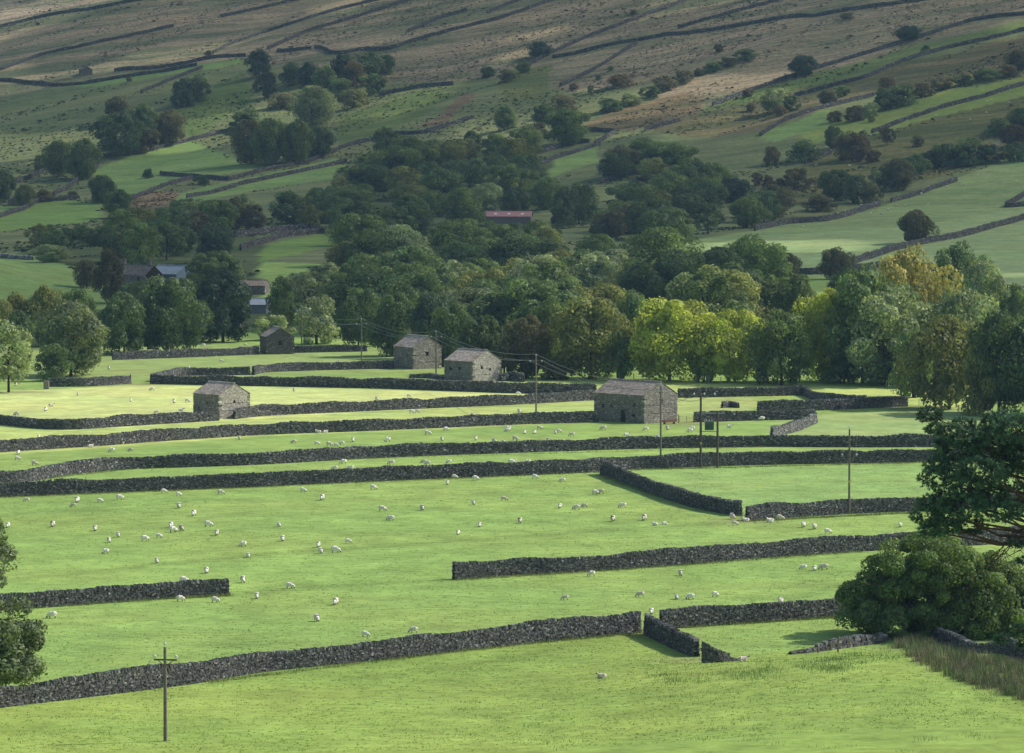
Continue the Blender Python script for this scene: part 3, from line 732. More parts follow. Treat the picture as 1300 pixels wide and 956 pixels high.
def fill(poly, n, dmin, hr, wr, pal, place, kinds=('round', 'round', 'round', 'open', 'tall')):
    xs = [p[0] for p in poly]; ys = [p[1] for p in poly]
    got = []; tries = 0
    while len(got) < n and tries < 6000:
        tries += 1
        x = random.uniform(min(xs), max(xs)); y = random.uniform(min(ys), max(ys))
        if not inpoly(np.array([x]), np.array([y]), poly)[0]: continue
        if any(abs(x - a) / dmin + abs(y - b) / (dmin * .5) < 1 for a, b in got): continue
        got.append((x, y))
    for x, y in got:
        h = random.uniform(*hr); D = g1(x, y)[1]
        for cut in range(4):
            tp = y - h * F / D; hw = h * .5 * F / D
            if any(x + hw > a and x - hw < c and y > bt and tp < d for a, b_, c, d, bt in CLEAR): h *= .72
        if h < 3.2 or any(x + hw * .72 > a and x - hw * .72 < c and y > bt and y - h * F / D < d for a, b_, c, d, bt in CLEAR): continue
        tree(x, 0, y, h * random.uniform(*wr), random.choice(pal), random.choice(kinds), place, height=h)

PALW = ['dark', 'dark', 'dark', 'mid', 'mid', 'mid', 'blue', 'olive', 'grey', 'dark']
fill([(365, 415), (400, 355), (470, 330), (560, 322), (740, 336), (840, 352), (960, 380), (1010, 410), (960, 440), (700, 455), (560, 435), (430, 425)], 70, 24, (10, 17), (1.0, 1.45),
     ['dark', 'dark', 'dark', 'mid', 'mid', 'mid', 'mid', 'olive', 'grey', 'dark', 'dark'], 'in the wood behind the barns')
fill([(430, 225), (470, 205), (560, 192), (650, 188), (690, 205), (660, 232), (700, 258), (692, 266), (614, 262), (560, 300), (500, 318), (430, 312), (410, 285)], 46, 19, (9, 15.5), (1.0, 1.45),
     PALW, 'on the wooded slope around the red-roofed shed')
fill([(590, 306), (700, 306), (728, 312), (700, 332), (600, 332)], 12, 16, (9, 11.5), (.9, 1.15), PALW, 'just below the red-roofed shed')
fill([(765, 228), (800, 212), (860, 205), (890, 225), (960, 250), (985, 278), (930, 296), (850, 314), (770, 318), (745, 310), (752, 284), (840, 268)], 33, 18, (9, 14), (1.1, 1.5),
     ['dark', 'dark', 'dark', 'mid', 'blue', 'olive', 'dark', 'mid', 'mid', 'brown'], 'in the wood right of the red-roofed shed')
fill([(0, 322), (60, 306), (160, 302), (215, 296), (240, 330), (150, 340), (160, 318)], 17, 23, (9, 13), (1., 1.3), PALW, 'in the wood above the green knoll')
fill([(225, 278), (300, 282), (345, 290), (420, 262), (430, 290), (400, 292), (300, 296), (240, 300)], 14, 22, (9, 13), (.9, 1.2), ['dark', 'mid', 'grey', 'olive', 'brown'], 'in the tree band above the stone house')
fill([(240, 345), (290, 300), (300, 345), (320, 400), (330, 430), (300, 432)], 10, 22, (10, 14), (.8, 1.1), ['dark', 'dark', 'blue', 'mid'], 'beside the little green paddock')

# bare, bleached tree on the right hillside
P = g1(1265, 192)
bt = empty('bare_tree', P); b = MB()
b.tube([(0, 0, -.3), (.2, 0, 1.5), (.1, 0, 3)], [.22, .17, .12], 6, (.55, .52, .48))
for k in range(16):
    a = k * 2.4; st = Vector((.12, 0, 1.2 + .11 * k)); en = st + Vector((math.cos(a) * 3.2, math.sin(a) * 2.2, 2.4 + .12 * k))
    b.tube([st, st.lerp(en, .5) + Vector((0, 0, -.2)), en], [.09, .06, .02], 5, (.55, .52, .48))
b.build('trunk', WOOD, bt); tag(bt, 'bare whitish dead tree among the dark bushes on the right hillside', 'tree')

# ------------------------------------------------------------------ big foreground trees
def big_tree(name, foot, lobes, per, leaf, mat, label, stems, seed):
    rng = np.random.default_rng(seed)
    r = empty(name, foot)
    Vv, Qq, Cc = leaves_np(lobes, per, leaf, rng)
    obj('crown', mesh_np('crown', Vv, Qq, mat, Cc), r)
    b = MB()
    for (x, y, z1, r0) in stems:
        p0 = Vector((x * .3, y * .3, -.6)); p2 = Vector((x, y, z1))
        b.tube([p0, p0.lerp(p2, .3) + Vector((0, 0, .2)), p0.lerp(p2, .65), p2], [r0 * 1.3, r0, r0 * .75, r0 * .4], 8)
        near = sorted(lobes, key=lambda l: (l[0] - x) ** 2 + (l[1] - y) ** 2 + (l[2] - z1) ** 2)[:14]
        for l in near[::2]:
            st = p0.lerp(p2, rng.uniform(.5, .95)); en = Vector(l[:3])
            b.tube([st, st.lerp(en, .5) + Vector((0, 0, .3)), en], [r0 * .4, r0 * .25, r0 * .06], 6)
    b.build('trunk', BARK, r)
    return tag(r, label, 'tree')

def blob_lobes(blobs, rng, rl):
    """blobs: (cx, cy, cz, rx, ry, rz, n) ellipsoids whose outer parts carry lobes"""
    L = []
    for cx, cy, cz, rx, ry, rz, n in blobs:
        for i in range(n):
            d = rng.normal(0, 1, 3); d /= np.linalg.norm(d)
            k = rng.uniform(.62, .98) if rng.random() < .8 else rng.uniform(.2, .6)
            L.append((cx + d[0] * rx * k, cy + d[1] * ry * k, cz + d[2] * rz * k, rl * rng.uniform(.6, 1.3)))
    return L
P = g1(1190, 806); D = P[1]; m = D / F
rg = np.random.default_rng(5)
L = blob_lobes([(0 * m, 0, 66 * m, 98 * m, 6, 58 * m, 115), (-78 * m, 0, 40 * m, 50 * m, 5, 32 * m, 56), (70 * m, 1, 48 * m, 75 * m, 6, 44 * m, 66), (-20 * m, -2, 92 * m, 62 * m, 5, 34 * m, 40), (120 * m, 2, 40 * m, 50 * m, 5, 32 * m, 34), (-25 * m, -2, 24 * m, 70 * m, 4, 16 * m, 26), (60 * m, -2, 22 * m, 60 * m, 4, 16 * m, 24)], rg, 1.1)
big_tree('sallow_tree', P, L, 520, .15, LM['sallow'], 'wide bushy green sallow spreading over the low wall at the lower right', [(-2.5, 0, 4.5, .28), (-.6, .4, 5.5, .3), (1.6, 0, 5, .26), (3.6, .5, 4.4, .22), (6, 0, 3.5, .2), (9, 0, 3., .18)], 21)

P = g1(-62, 925); D = P[1]; m = D / F
L = blob_lobes([(14 * m, 0, 222 * m, 66 * m, 5, 58 * m, 85), (62 * m, 0, 112 * m, 58 * m, 5, 52 * m, 60), (-50 * m, 0, 130 * m, 80 * m, 6, 70 * m, 60), (78 * m, -1, 85 * m, 40 * m, 4, 26 * m, 26)], rg, 1.0)
big_tree('ash_tree', P, L, 230, .17, LM['ash'], 'grey green tree leaning into the left edge in front of the fields', [(0, 0, 12, .45), (2.5, 0, 8.5, .25), (-3, 0, 8, .25)], 22)

# pine at the right edge
def pine():
    rng = np.random.default_rng(9)
    X0, Y0 = 40.5, 300.0
    z0 = float(terr(X0, Y0)); r = empty('pine_tree', (X0, Y0, z0))
    m = Y0 / F
    def at(px, py, dy=0):      # a point of the crown as it stands beside the trunk
        a, bb, c = rays(px, py); t = (Y0 + dy) / bb
        return Vector((float(a * t) - X0, dy, CAM_H + float(c * t) - z0))
    b = MB()
    top = at(1395, 480)
    trunk = [Vector((0, 0, -.5)), Vector((.1, 0, 5)), Vector((-.3, 0, 12)), at(1340, 640), at(1355, 540), top]
    b.tube(trunk, [.5, .42, .36, .3, .2, .06], 9)
    pads = []
    ends = [(1180, 528, 0, 1.0), (1192, 608, -1, 1.5), (1176, 655, 1, 1.2), (1215, 575, 1, 1.6), (1222, 640, -1.5, 1.7), (1195, 668, 0, 1.3), (1245, 552, 2, 1.2), (1245, 600, -2.5, 1.8), (1262, 560, 0, 1.8),
            (1280, 532, 1, 1.3), (1290, 545, -2, 1.8), (1285, 610, 2, 1.7), (1268, 648, -1, 1.6), (1232, 668, 1, 1.2), (1305, 580, 0, 2.0), (1325, 540, 0, 1.7), (1340, 560, -2, 2.2), (1310, 640, 1, 1.5), (1235, 620, 2, 1.5),
            (1205, 632, .5, 1.3), (1255, 630, .5, 1.5), (1230, 560, -1, 1.4), (1184, 640, 0, 1.2), (1205, 658, -1, 1.2), (1182, 674, 1, 1.0), (1212, 600, 0, 1.2), (1205, 562, 1, 1.0), (1272, 590, 0, 1.5), (1222, 540, 1, 1.0), (1262, 536, 0, 1.1), (1365, 520, 0, 2.0), (1400, 500, 0, 2.2), (1440, 530, 0, 2.4), (1450, 600, 1, 2.4), (1400, 560, -2.5, 2.4), (1400, 620, 3, 2.2), (1188, 545, .5, .8), (1206, 548, -.5, 1.1),
            (1188, 590, .6, .9)]
    for (px, py, dy, rad) in ends:
        e = at(px, py, dy); pads.append((e, rad))
        k = min(1, max(0, (py - 450) / 250)); st = at(1345 + 8 * k, min(690, py + 45), 0)
        mid = st.lerp(e, .5) + Vector((0, 0, -.5 + rng.normal(0, .3)))
        b.tube([st, mid, e], [.16, .1, .035], 6)
    # bare drooping lower limbs and twigs
    for k in range(9):
        st = at(1350, 640 + 6 * k, rng.normal(0, .5)); e = at(1240 + 10 * k + rng.normal(0, 8), 700 + rng.uniform(-10, 55), rng.normal(0, 1))
        pts = [st]
        for j in range(1, 6): pts.append(st.lerp(e, j / 5) + Vector((rng.normal(0, .18), rng.normal(0, .2), .9 * math.sin(j / 5 * 3.1) * .6 + rng.normal(0, .15))))
        b.tube(pts, [.09, .075, .06, .05, .035, .02], 5)
        for j in range(2, 6):
            for q in range(3):
                p = pts[j]; e2 = p + Vector((rng.normal(-.3, .6), rng.normal(0, .5), rng.normal(-.5, .4)))
                b.tube([p, p.lerp(e2, .5) + Vector((rng.normal(0, .1), 0, rng.normal(0, .1))), e2], [.025, .018, .008], 4)
    # the low sweep of needles in front of the sallow
    for (px, py, rad) in [(1272, 812, .8), (1290, 800, .9), (1304, 818, 1.0), (1290, 690, .8), (1300, 712, .7)]:
        e = at(px, py, -1); pads.append((e, rad * .75))
        st = at(1345, py - 40, 0); b.tube([st, st.lerp(e, .5) + Vector((0, 0, -.3)), e], [.08, .05, .02], 5)
    b.build('trunk', PBARK, r)
    Vs, Cs = [], []
    for (e, rad) in pads:
        pb = rng.uniform(.65, 1.35)
        rad = rad * .98; nt = int(105 * rad * rad) + 20
        for i in range(nt):
            d = rng.normal(0, 1, 3); d /= np.linalg.norm(d); k = rng.uniform(.35, 1.0) ** .6
            p = np.array(e) + d * rad * k * np.array([1.1, 1.0, .62])
            ax = np.array([d[0], d[1], .7 + .4 * rng.random()]); ax /= np.linalg.norm(ax)
            n = 16
            dd = ax[None] * .55 + rng.normal(0, .55, (n, 3)); dd /= np.linalg.norm(dd, axis=1)[:, None]
            ln = rng.uniform(.13, .26, (n, 1)); sd = np.cross(dd, rng.normal(0, 1, (n, 3))); sd /= np.linalg.norm(sd, axis=1)[:, None]
            w = .024
            q = np.stack([p - sd * w, p + sd * w, p + dd * ln + sd * w * .4, p + dd * ln - sd * w * .4], 1)
            Vs.append(q.reshape(-1, 3))
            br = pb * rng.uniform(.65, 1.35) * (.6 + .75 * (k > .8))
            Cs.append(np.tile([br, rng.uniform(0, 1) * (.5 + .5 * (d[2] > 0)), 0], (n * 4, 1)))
    V = np.concatenate(Vs); Q = np.arange(len(V)).reshape(-1, 4)
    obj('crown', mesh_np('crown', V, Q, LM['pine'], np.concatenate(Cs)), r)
    tag(r, 'large dark Scots pine reaching in from the right edge, with bare twisted lower branches', 'tree')
pine()

# ------------------------------------------------------------------ barns and houses
def stone_face(o, u, L, hfun, nrm, tone, holes=(), sl=.32, ch=.145, prot=None):
    """stones laid in courses over an upright face: origin o, direction u, length L, height hfun(s), outward nrm"""
    parts = []
    hmax = max(hfun(s) for s in np.linspace(0, L, 41)); rows = int(hmax / ch)
    for r in range(rows):
        z = (r + .5) * ch; m = int(L / sl * 2) + 3
        ln = sl * RNG.uniform(.5, 1.6, m); c = np.cumsum(ln) - ln / 2 - .1
        k = (c - ln / 2 > -.12) & (c + ln / 2 < L + .12) & (z < np.array([hfun(min(max(q, 0), L)) for q in c]) - .04)
        for (a, b_, z0, z1) in holes: k &= ~((c > a - .1) & (c < b_ + .1) & (z > z0 - .08) & (z < z1 + .08))
        c, ln = c[k], ln[k]
        if not len(c): continue
        thr = prot and any(abs(z - q) < ch * .5 for q in prot)
        ctr = np.array(o)[None] + np.array(u)[None] * c[:, None] + np.array([0, 0, z]) + np.array(nrm)[None] * RNG.uniform(-.02, .03, len(c))[:, None]
        if thr: ctr += np.array(nrm) * .10 * (RNG.random(len(c)) < .6)[:, None]
        U = np.tile(u, (len(c), 1)).astype(float); Wn = np.tile(nrm, (len(c), 1)).astype(float)
        dims = np.stack([ln / 2 * .95, np.full(len(c), .10), np.full(len(c), ch / 2 * .93) * RNG.uniform(.8, 1.05, len(c))], 1)
        parts.append(boxes_np(ctr, U, Wn, dims, .10, stone_tint(len(c), tone * 1.2, 1.35) * .55 + tone * .55 * np.array([1.06, .99, .90])))
    return parts

def gabled(name, corner, theta, w, l, he, hr, label, cat='barn', tone=.17, gable_sun=1., rtone=.16, rcol=None, holes_g=(), holes_s=(), group=None, chimneys=(), slate=.45, sink=.4, prot=True, wallcol=None, skylights=0):
    """stone building: near corner on the ground, gable (w) running right at theta, long side (l) running back to the left"""
    r = empty(name, corner, theta)
    G = lambda s: he + (hr - he) * (1 - abs(s - w / 2) / (w / 2))
    # core (x: gable direction, y: along the ridge)
    V = []
    for y in (.08, l - .08):
        V += [(.08, y, -sink), (w - .08, y, -sink), (w - .08, y, he - .06), (w / 2, y, hr - .10), (.08, y, he - .06)]
    b = MB(); ct = wallcol or (.05, .045, .04)
    b.add(V, [(0, 1, 2, 3, 4), (9, 8, 7, 6, 5), (0, 5, 6, 1), (1, 6, 7, 2), (2, 7, 8, 3), (3, 8, 9, 4), (4, 9, 5, 0)], ct)
    parts = []
    pr = [he * .45, he * .75] if prot else None
    if not wallcol:
        S = lambda s: he
        parts += stone_face((0, 0, -sink), (1, 0, 0), w, lambda s: G(s) + sink, (0, -1, 0), tone * gable_sun, [(a, c, z0 + sink, z1 + sink) for a, c, z0, z1 in holes_g], prot=pr)  # gable stones coloured lighter than the side walls to look sunlit
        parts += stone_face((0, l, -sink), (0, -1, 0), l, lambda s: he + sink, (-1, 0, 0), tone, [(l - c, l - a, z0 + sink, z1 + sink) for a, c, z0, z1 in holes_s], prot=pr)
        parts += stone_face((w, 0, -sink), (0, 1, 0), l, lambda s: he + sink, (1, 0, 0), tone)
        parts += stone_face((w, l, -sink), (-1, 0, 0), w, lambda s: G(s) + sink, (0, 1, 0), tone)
        # corner stones
        for (x, y) in ((0, 0), (w, 0), (0, l), (w, l)):
            n = int((he + sink) / .32)
            ctr = np.stack([np.full(n, x), np.full(n, y), -sink + .16 + .32 * np.arange(n)], 1) + RNG.normal(0, .01, (n, 3))
            alt = (np.arange(n) % 2)[:, None]
            dims = np.where(alt == 0, np.array([[.34, .14, .15]]), np.array([[.14, .34, .15]]))
            ctr[:, :2] += np.where(alt == 0, np.array([[(.2 if x == 0 else -.2), 0]]), np.array([[0, (.2 if y == 0 else -.2)]]))
            parts.append(boxes_np(ctr, np.tile([1., 0, 0], (n, 1)), np.tile([0, 1., 0], (n, 1)), dims, .06, stone_tint(n, tone * 1.4, 1.35)))
    vb = np.array([tuple(v) for v in b.v]); me = bpy.data.meshes.new('wall')
    allv = [vb]; fl = [tuple(f) for f in b.f]; cc = [np.tile(ct, (len(vb), 1))]; base = len(vb)
    for v, f, c in parts:
        allv.append(v); fl += [tuple(int(i) + base for i in q) for q in f]; cc.append(c); base += len(v)
    me.from_pydata(np.concatenate(allv).tolist(), [], fl); me.update()
    at = me.attributes.new('tint', 'FLOAT_COLOR', 'POINT'); cf = np.ones((base, 4), np.float32); cf[:, :3] = np.concatenate(cc); at.data.foreach_set('color', cf.ravel())
    me.materials.append(STONE if not wallcol else PLAIN); obj('wall', me, r)
    # roof of overlapping stone slates
    rb = MB()
    run = w / 2 + .22; sl = math.hypot(run, (hr - he) * run / (w / 2)); pit = math.atan2(hr - he, w / 2)
    for side in (-1, 1):
        R = Matrix.Rotation(-side * -pit if side > 0 else -pit, 3, 'Y')
        R = Matrix.Rotation(pit * (1 if side > 0 else -1), 3, 'Y')
        nrow = max(4, int(sl / slate))
        # deck
        dc = Vector((w / 2 + side * run / 2, l / 2, hr - .02 - math.tan(pit) * run / 2 + .02))
        rb.box(dc, (sl, l + .3, .06), R, (.05, .045, .04))
        for k in range(nrow):
            dd = (k + .5) / nrow
            y = -.17
            while y < l + .12:
                wd = slate * random.uniform(.8, 1.7); wd = min(wd, l + .17 - y)
                if wd < .08: break
                q = Vector((w / 2 + side * run * dd, y + wd / 2, hr + .05 - math.tan(pit) * run * dd))
                v = (rtone if rcol is None else 1) * random.uniform(.7, 1.35)
                c = (v * 1.14, v * .97, v * .82) if rcol is None else tuple(x * random.uniform(.9, 1.1) for x in rcol)
                Rr = R @ Matrix.Rotation(-.05 if side < 0 else .05, 3, 'Y')
                rb.box(q, (sl / nrow * 1.12, wd * .97, .05), Rr, c, .012)
                y += wd
    y = -.2
    while y < l + .15:
        v = (rtone if rcol is None else rcol[0]) * random.uniform(.9, 1.4)
        rb.box((w / 2, y + .25, hr + .11), (.34, .48, .14), None, (v, v * .96, v * .9) if rcol is None else rcol, .02); y += .5
    ro = rb.build('roof', SLATE if rcol is None else METAL, r)
    for k in range(skylights):
        sb = MB(); y = l * (.2 + .3 * k); dd = .55
        sb.box((w / 2 - run * dd, y, hr + .13 - math.tan(pit) * run * dd), (.9, 1.0, .05), Matrix.Rotation(-pit, 3, 'Y'), (.75, .78, .8)); sb.build('skylight', PLAIN, ro)
    for (fy, hh) in chimneys:
        cb = MB(); cb.box((w / 2, l * fy, hr + hh / 2 - .2), (.8, .9, hh + .4), None, (tone,) * 3); cb.box((w / 2, l * fy, hr + hh + .05), (1.0, 1.1, .12), None, (tone * .8,) * 3)
        cb.tube([(w / 2, l * fy, hr + hh), (w / 2, l * fy, hr + hh + .5)], .14, 8, (.3, .16, .1)); cb.build('chimney', STONE, ro)
    for hs, side in ((holes_g, 'g'), (holes_s, 's')):
        for (a, c, z0, z1) in hs:
            big = z1 - z0 > 1.4 and z0 < .5
            db = MB()
            if side == 'g':
                db.box(((a + c) / 2, .04, (z0 + z1) / 2), (c - a, .06, z1 - z0), None, (.02, .018, .016) if not big else (.035, .03, .026))
                if big: db.box(((a + c) / 2, -.06, z1 + .12), (c - a + .5, .2, .24), None, (tone,) * 3)
            else:
                db.box((.04, (a + c) / 2, (z0 + z1) / 2), (.06, c - a, z1 - z0), None, (.02, .018, .016) if not big else (.035, .03, .026))
                if big: db.box((-.06, (a + c) / 2, z1 + .12), (.2, c - a + .5, .24), None, (tone,) * 3)
            db.build('door' if big else 'window', WOOD, r)
    return tag(r, label, cat, group)

def corner(px, py):
    P = g1(px, py); return (P[0], P[1], P[2])
rad = math.radians
BG = 'stone field barns'
gabled('field_barn', corner(278, 532), rad(42), 6.8, 7.1, 4.35, 6.15, 'lone stone barn at the left with its right gable sunlit', tone=.18, gable_sun=1.9, rtone=.34, group=BG, holes_g=[(3.2, 3.5, 2.7, 3.1)], holes_s=[(3.2, 3.5, 2.4, 3.0), (5.6, 5.9, 1.4, 1.8)])
gabled('field_barn', corner(339, 450), rad(15), 6.2, 7.2, 4.1, 6.0, 'smallest farthest stone barn, below the dark trees', tone=.11, rtone=.34, group=BG, holes_g=[(2.7, 3.5, 2.2, 3.0)])
gabled('field_barn', corner(525, 469), rad(34), 6.9, 7.6, 4.75, 6.95, 'left one of the two neighbouring stone barns, with a pole at its gable', tone=.17, gable_sun=1.3, rtone=.34, group=BG, holes_g=[(3.1, 3.8, 2.8, 3.6)], holes_s=[(2.0, 2.3, 2.6, 3.0)])
gabled('field_barn', corner(600, 485), rad(44), 7.8, 8.1, 4.2, 6.3, 'right one of the two neighbouring stone barns, its gable brightest', tone=.18, gable_sun=1.95, rtone=.34, group=BG, holes_g=[(2.2, 2.6, 2.6, 3.1), (4.6, 5., 2.2, 2.6)], holes_s=[(3.5, 3.9, 2.3, 2.8), (6.2, 6.6, 2.2, 2.7)])
gabled('field_barn', corner(818, 538), rad(45), 8.2, 11.9, 5.0, 7.1, 'largest stone barn with a long dark roof, near the transformer poles', tone=.17, gable_sun=1.15, rtone=.26, group=BG, holes_g=[(3.9, 4.5, 3.4, 4.2)], holes_s=[(4.6, 5.6, .0, 2.2), (2.2, 2.5, 2.8, 3.4), (7.6, 7.9, 2.6, 3.2), (9.8, 10.1, 2.4, 3.), (2.4, 2.7, 1.2, 1.6)])
gabled('hill_barn', corner(104, 97), rad(20), 6, 6.5, 4, 5.6, 'tiny grey stone barn high on the left moor', tone=.13, rtone=.13, prot=False)
gabled('hill_barn', corner(14, 262), rad(15), 6, 8, 3, 4.6, 'tiny stone barn at the left edge above the little pasture', tone=.11, rtone=.12, prot=False)
gabled('stone_house', corner(184, 374), rad(52), 7.5, 13.5, 5.6, 8.3, 'grey stone house with two chimneys among the dark trees', 'house', .14, .11, chimneys=[(.1, 1.5), (.85, 1.6)], holes_s=[(2, 3, 3.6, 5), (8, 9, 3.6, 5)], prot=False)
gabled('metal_shed', corner(224, 372), rad(50), 7.5, 11, 5.5, 7.8, 'shed with a pale blue metal roof beside the stone house', 'shed', rcol=(.24, .30, .36), wallcol=(.10, .15, .22), slate=.9, prot=False)
gabled('red_shed', corner(674, 286), rad(84), 7, 17, 3.4, 5.2, 'long shed with a faded pink-red roof and white skylights among hillside trees', 'shed', rcol=(.42, .21, .21), wallcol=(.16, .14, .13), slate=1., skylights=3, prot=False)
gabled('grey_shed', corner(630, 286), rad(70), 5, 5.4, 3.6, 5.4, 'small grey-roofed outbuilding joined to the pink-red shed', 'shed', tone=.10, rtone=.18, prot=False)
gabled('low_shed', corner(336, 374), rad(80), 6, 10, 2.6, 4, 'low grey-roofed shed at the upper end of the little green paddock', 'shed', tone=.14, rtone=.15, prot=False)
gabled('low_shed', corner(338, 398), rad(80), 6, 7, 2.4, 3.8, 'low shed with a whitish roof at the lower end of the little paddock', 'shed', rcol=(.42, .45, .5), wallcol=(.15, .16, .18), slate=.9, prot=False)

# feed trough against the largest barn
P = g1(851, 538.5); t = empty('feed_trough', P, rad(40)); b = MB()
b.box((0, 0, .55), (2.6, .08, .5), None, (.16, .075, .06)); b.box((0, .55, .55), (2.6, .08, .5), None, (.16, .075, .06)); b.box((0, .28, .33), (2.6, .5, .06), None, (.14, .07, .06))
b.build('trough_body', METAL, t)
for x in (-1.1, 1.1):
    q = MB(); q.box((x, .28, .15), (.1, .5, .32), None, (.1, .06, .05)); q.build('leg', METAL, t)
tag(t, 'rusty red feed trough at the foot of the largest barn', 'trough')

# ------------------------------------------------------------------ power poles, wires
PT = {}
def cross(b, z, w, col=(.10, .09, .08)):
    b.box((0, .16, z), (w, .1, .13), None, col)
def pole(key, px, base, top, label, arm=2.3, sign=False, double=False):
    P = g1(px, base); h = (base - top) / F * P[1]
    r = empty('power_pole', P, rad(4 * ((px * 7) % 5 - 2)))
    b = MB(); b.tube([(0, 0, -.6), (0, 0, h * .5), (0, 0, h)], [.17, .145, .12], 10, (.17, .15, .13)); b.build('pole', WOOD, r)
    zs = [h - 1.1] + ([h - 3.2] if double else [])
    for z in zs:
        a = MB(); cross(a, z, arm); a.tube([(-arm * .35, .16, z), (0, .12, z - .6)], .035, 5, (.1, .1, .1)); a.tube([(arm * .35, .16, z), (0, .12, z - .6)], .035, 5, (.1, .1, .1))
        a.build('crossarm', WOOD, r)
    for (x, z) in [(-arm / 2 + .08, zs[0]), (arm / 2 - .08, zs[0]), (0, h)] + ([(-arm / 2 + .1, zs[-1] - .5), (arm / 2 - .1, zs[-1] - .5)] if double else []):
        i = MB(); i.tube([(x, .16 if x else 0, z), (x, .16 if x else 0, z + .16), (x, .16 if x else 0, z + .2), (x, .16 if x else 0, z + .34), (x, .16 if x else 0, z + .42)], [.03, .03, .12, .13, .05], 8, (.62, .64, .66))
        i.build('insulator', PLAIN, r)
    if sign:
        s = MB(); s.box((0, -.17, h * .38), (.22, .02, .3), None, (.75, .5, .03)); s.build('warning_sign', PLAIN, r)
    PT[key] = [Vector(P) + Vector((x, 0, h - 1.1 + .4 if x else h + .4)) for x in (-arm / 2 + .08, 0, arm / 2 - .08)]
    return tag(r, label, 'power pole', 'power poles across the fields')
pole('a', 383, 442, 390, 'faint power pole right of the far barn, against dark trees')
pole('b', 459, 462, 406, 'power pole between the far barn and the paired barns')
pole('c', 553.6, 480, 422, 'power pole standing at the gable of the left paired barn')
pole('d', 680.6, 526, 452, 'slim power pole right of the paired barns, at a field wall')
pole('e', 838.8, 580, 489, 'slim power pole directly in front of the largest barn', .7)
pole('g', 1078, 652.5, 544, 'tall power pole with doubled crossarms by the right field wall', 2.1, True, True)
pole('h', 210, 941, 820, 'power pole top rising in front of the nearest wall', 2.0)
# transformer on an H frame
P = g1(889.5, 594); Pb = g1(909, 591); h = 95 / F * P[1]; hb = 73 / F * P[1]; dx = Pb[0] - P[0]
r = empty('transformer_pole', P)
for x, hh in ((0, h), (dx, hb)):
    b = MB(); b.tube([(x, 0, -.6), (x, 0, hh)], [.2, .16], 10, (.10, .085, .075)); b.build('pole', WOOD, r)
a = MB(); a.box((.55, .2, h - .35), (3.4, .1, .14), None, (.1, .09, .085)); a.build('crossarm', WOOD, r)
a = MB(); a.box((dx / 2 + .3, .2, hb - .4), (dx + 1.6, .12, .14), None, (.3, .33, .36)); a.build('crossarm', METAL, r)
a = MB(); a.box((dx / 2, .2, h * .49), (dx + .5, .3, .12), None, (.3, .33, .36)); a.build('platform', METAL, r)
a = MB(); zc = h * .49 + .85
a.box((dx / 2 + .02, .0, zc), (1.35, 1.0, 1.25), None, (.07, .13, .11)); a.box((dx / 2 + .02, 0, zc + .66), (1.45, 1.1, .08), None, (.09, .15, .13))
for k in range(6): a.box((dx / 2 - .5 + .2 * k, -.54, zc - .05), (.05, .1, .95), None, (.06, .11, .095))
tb = a.build('transformer_box', METAL, r)
for x in (-.4, 0, .4):
    i = MB(); i.tube([(dx / 2 + x, 0, zc + .7), (dx / 2 + x, 0, zc + 1.0)], [.08, .05], 8, (.5, .5, .5)); i.build('bushing', PLAIN, tb)
for x in (-1.0, .55, 2.1):
    i = MB(); i.tube([(x, .2, h - .3), (x, .2, h - .15), (x, .2, h), (x, .2, h + .1)], [.03, .11, .12, .05], 8, (.6, .62, .64)); i.build('insulator', PLAIN, r)
s = MB(); s.box((0, -.2, h * .33), (.26, .02, .3), None, (.75, .5, .03)); s.build('warning_sign', PLAIN, r)
tag(r, 'two-legged pole frame carrying a green transformer box', 'power pole')
PT['f'] = [Vector(P) + Vector((x, .2, h + .1)) for x in (-1.0, .55, 2.1)]
WIRE = tinted('wire_metal', .5, .05, 1., (.22, .23, .24))
def wire(a, b, sag, label):
    pts = [a.lerp(b, i / 14) - Vector((0, 0, sag * 4 * (i / 14) * (1 - i / 14))) for i in range(15)]
    m_ = MB(); m_.tube(pts, .036, 5); o = m_.build('overhead_wire', WIRE)
    tag(o, label, 'wire', 'overhead wires between the power poles')
for k0, k1, ph in (('a', 'b', 'from the faint pole by the far barn to the next pole'), ('b', 'c', 'spanning towards the left paired barn'), ('c', 'd', 'passing above the right paired barn'),
                   ('d', 'e', 'from the slim pole to the largest barn'), ('e', 'f', 'from the largest barn to the transformer')):
    for i, nm in enumerate(('left-hand', 'middle', 'right-hand')):
        wire(PT[k0][i], PT[k1][i], 1.5, f'{nm} thin overhead wire {ph}')

# ------------------------------------------------------------------ gates, fences, posts
P0, P1 = g1(862, 537), g1(881, 536.5)
def gate(a, b, label, col=(.12, .12, .12), h=1.15):
    a, b = Vector(a), Vector(b); L = (b - a).length; an = math.atan2(b.y - a.y, b.x - a.x)
    r = empty('field_gate', a, an); f = MB()
    for z in (.25, .45, .65, .88, h): f.box((L / 2, 0, z), (L - .1, .05, .05), None, col)
    f.box((.1, 0, h / 2 + .1), (.06, .052, h), None, col); f.box((L - .1, 0, h / 2 + .1), (.06, .052, h), None, col); f.box((L / 2, 0, h / 2 + .1), (.05, .054, h - .1), None, col)
    f.build('gate_leaf', METAL, r)
    for x in (-.1, L + .1):
        p = MB(); p.tube([(x, 0, -.3), (x, 0, h + .3)], [.09, .08], 7, (.14, .12, .1)); p.build('post', WOOD, r)
    tag(r, label, 'gate')
gate(P0, P1, 'dark metal field gate between the largest barn and the fold wall')
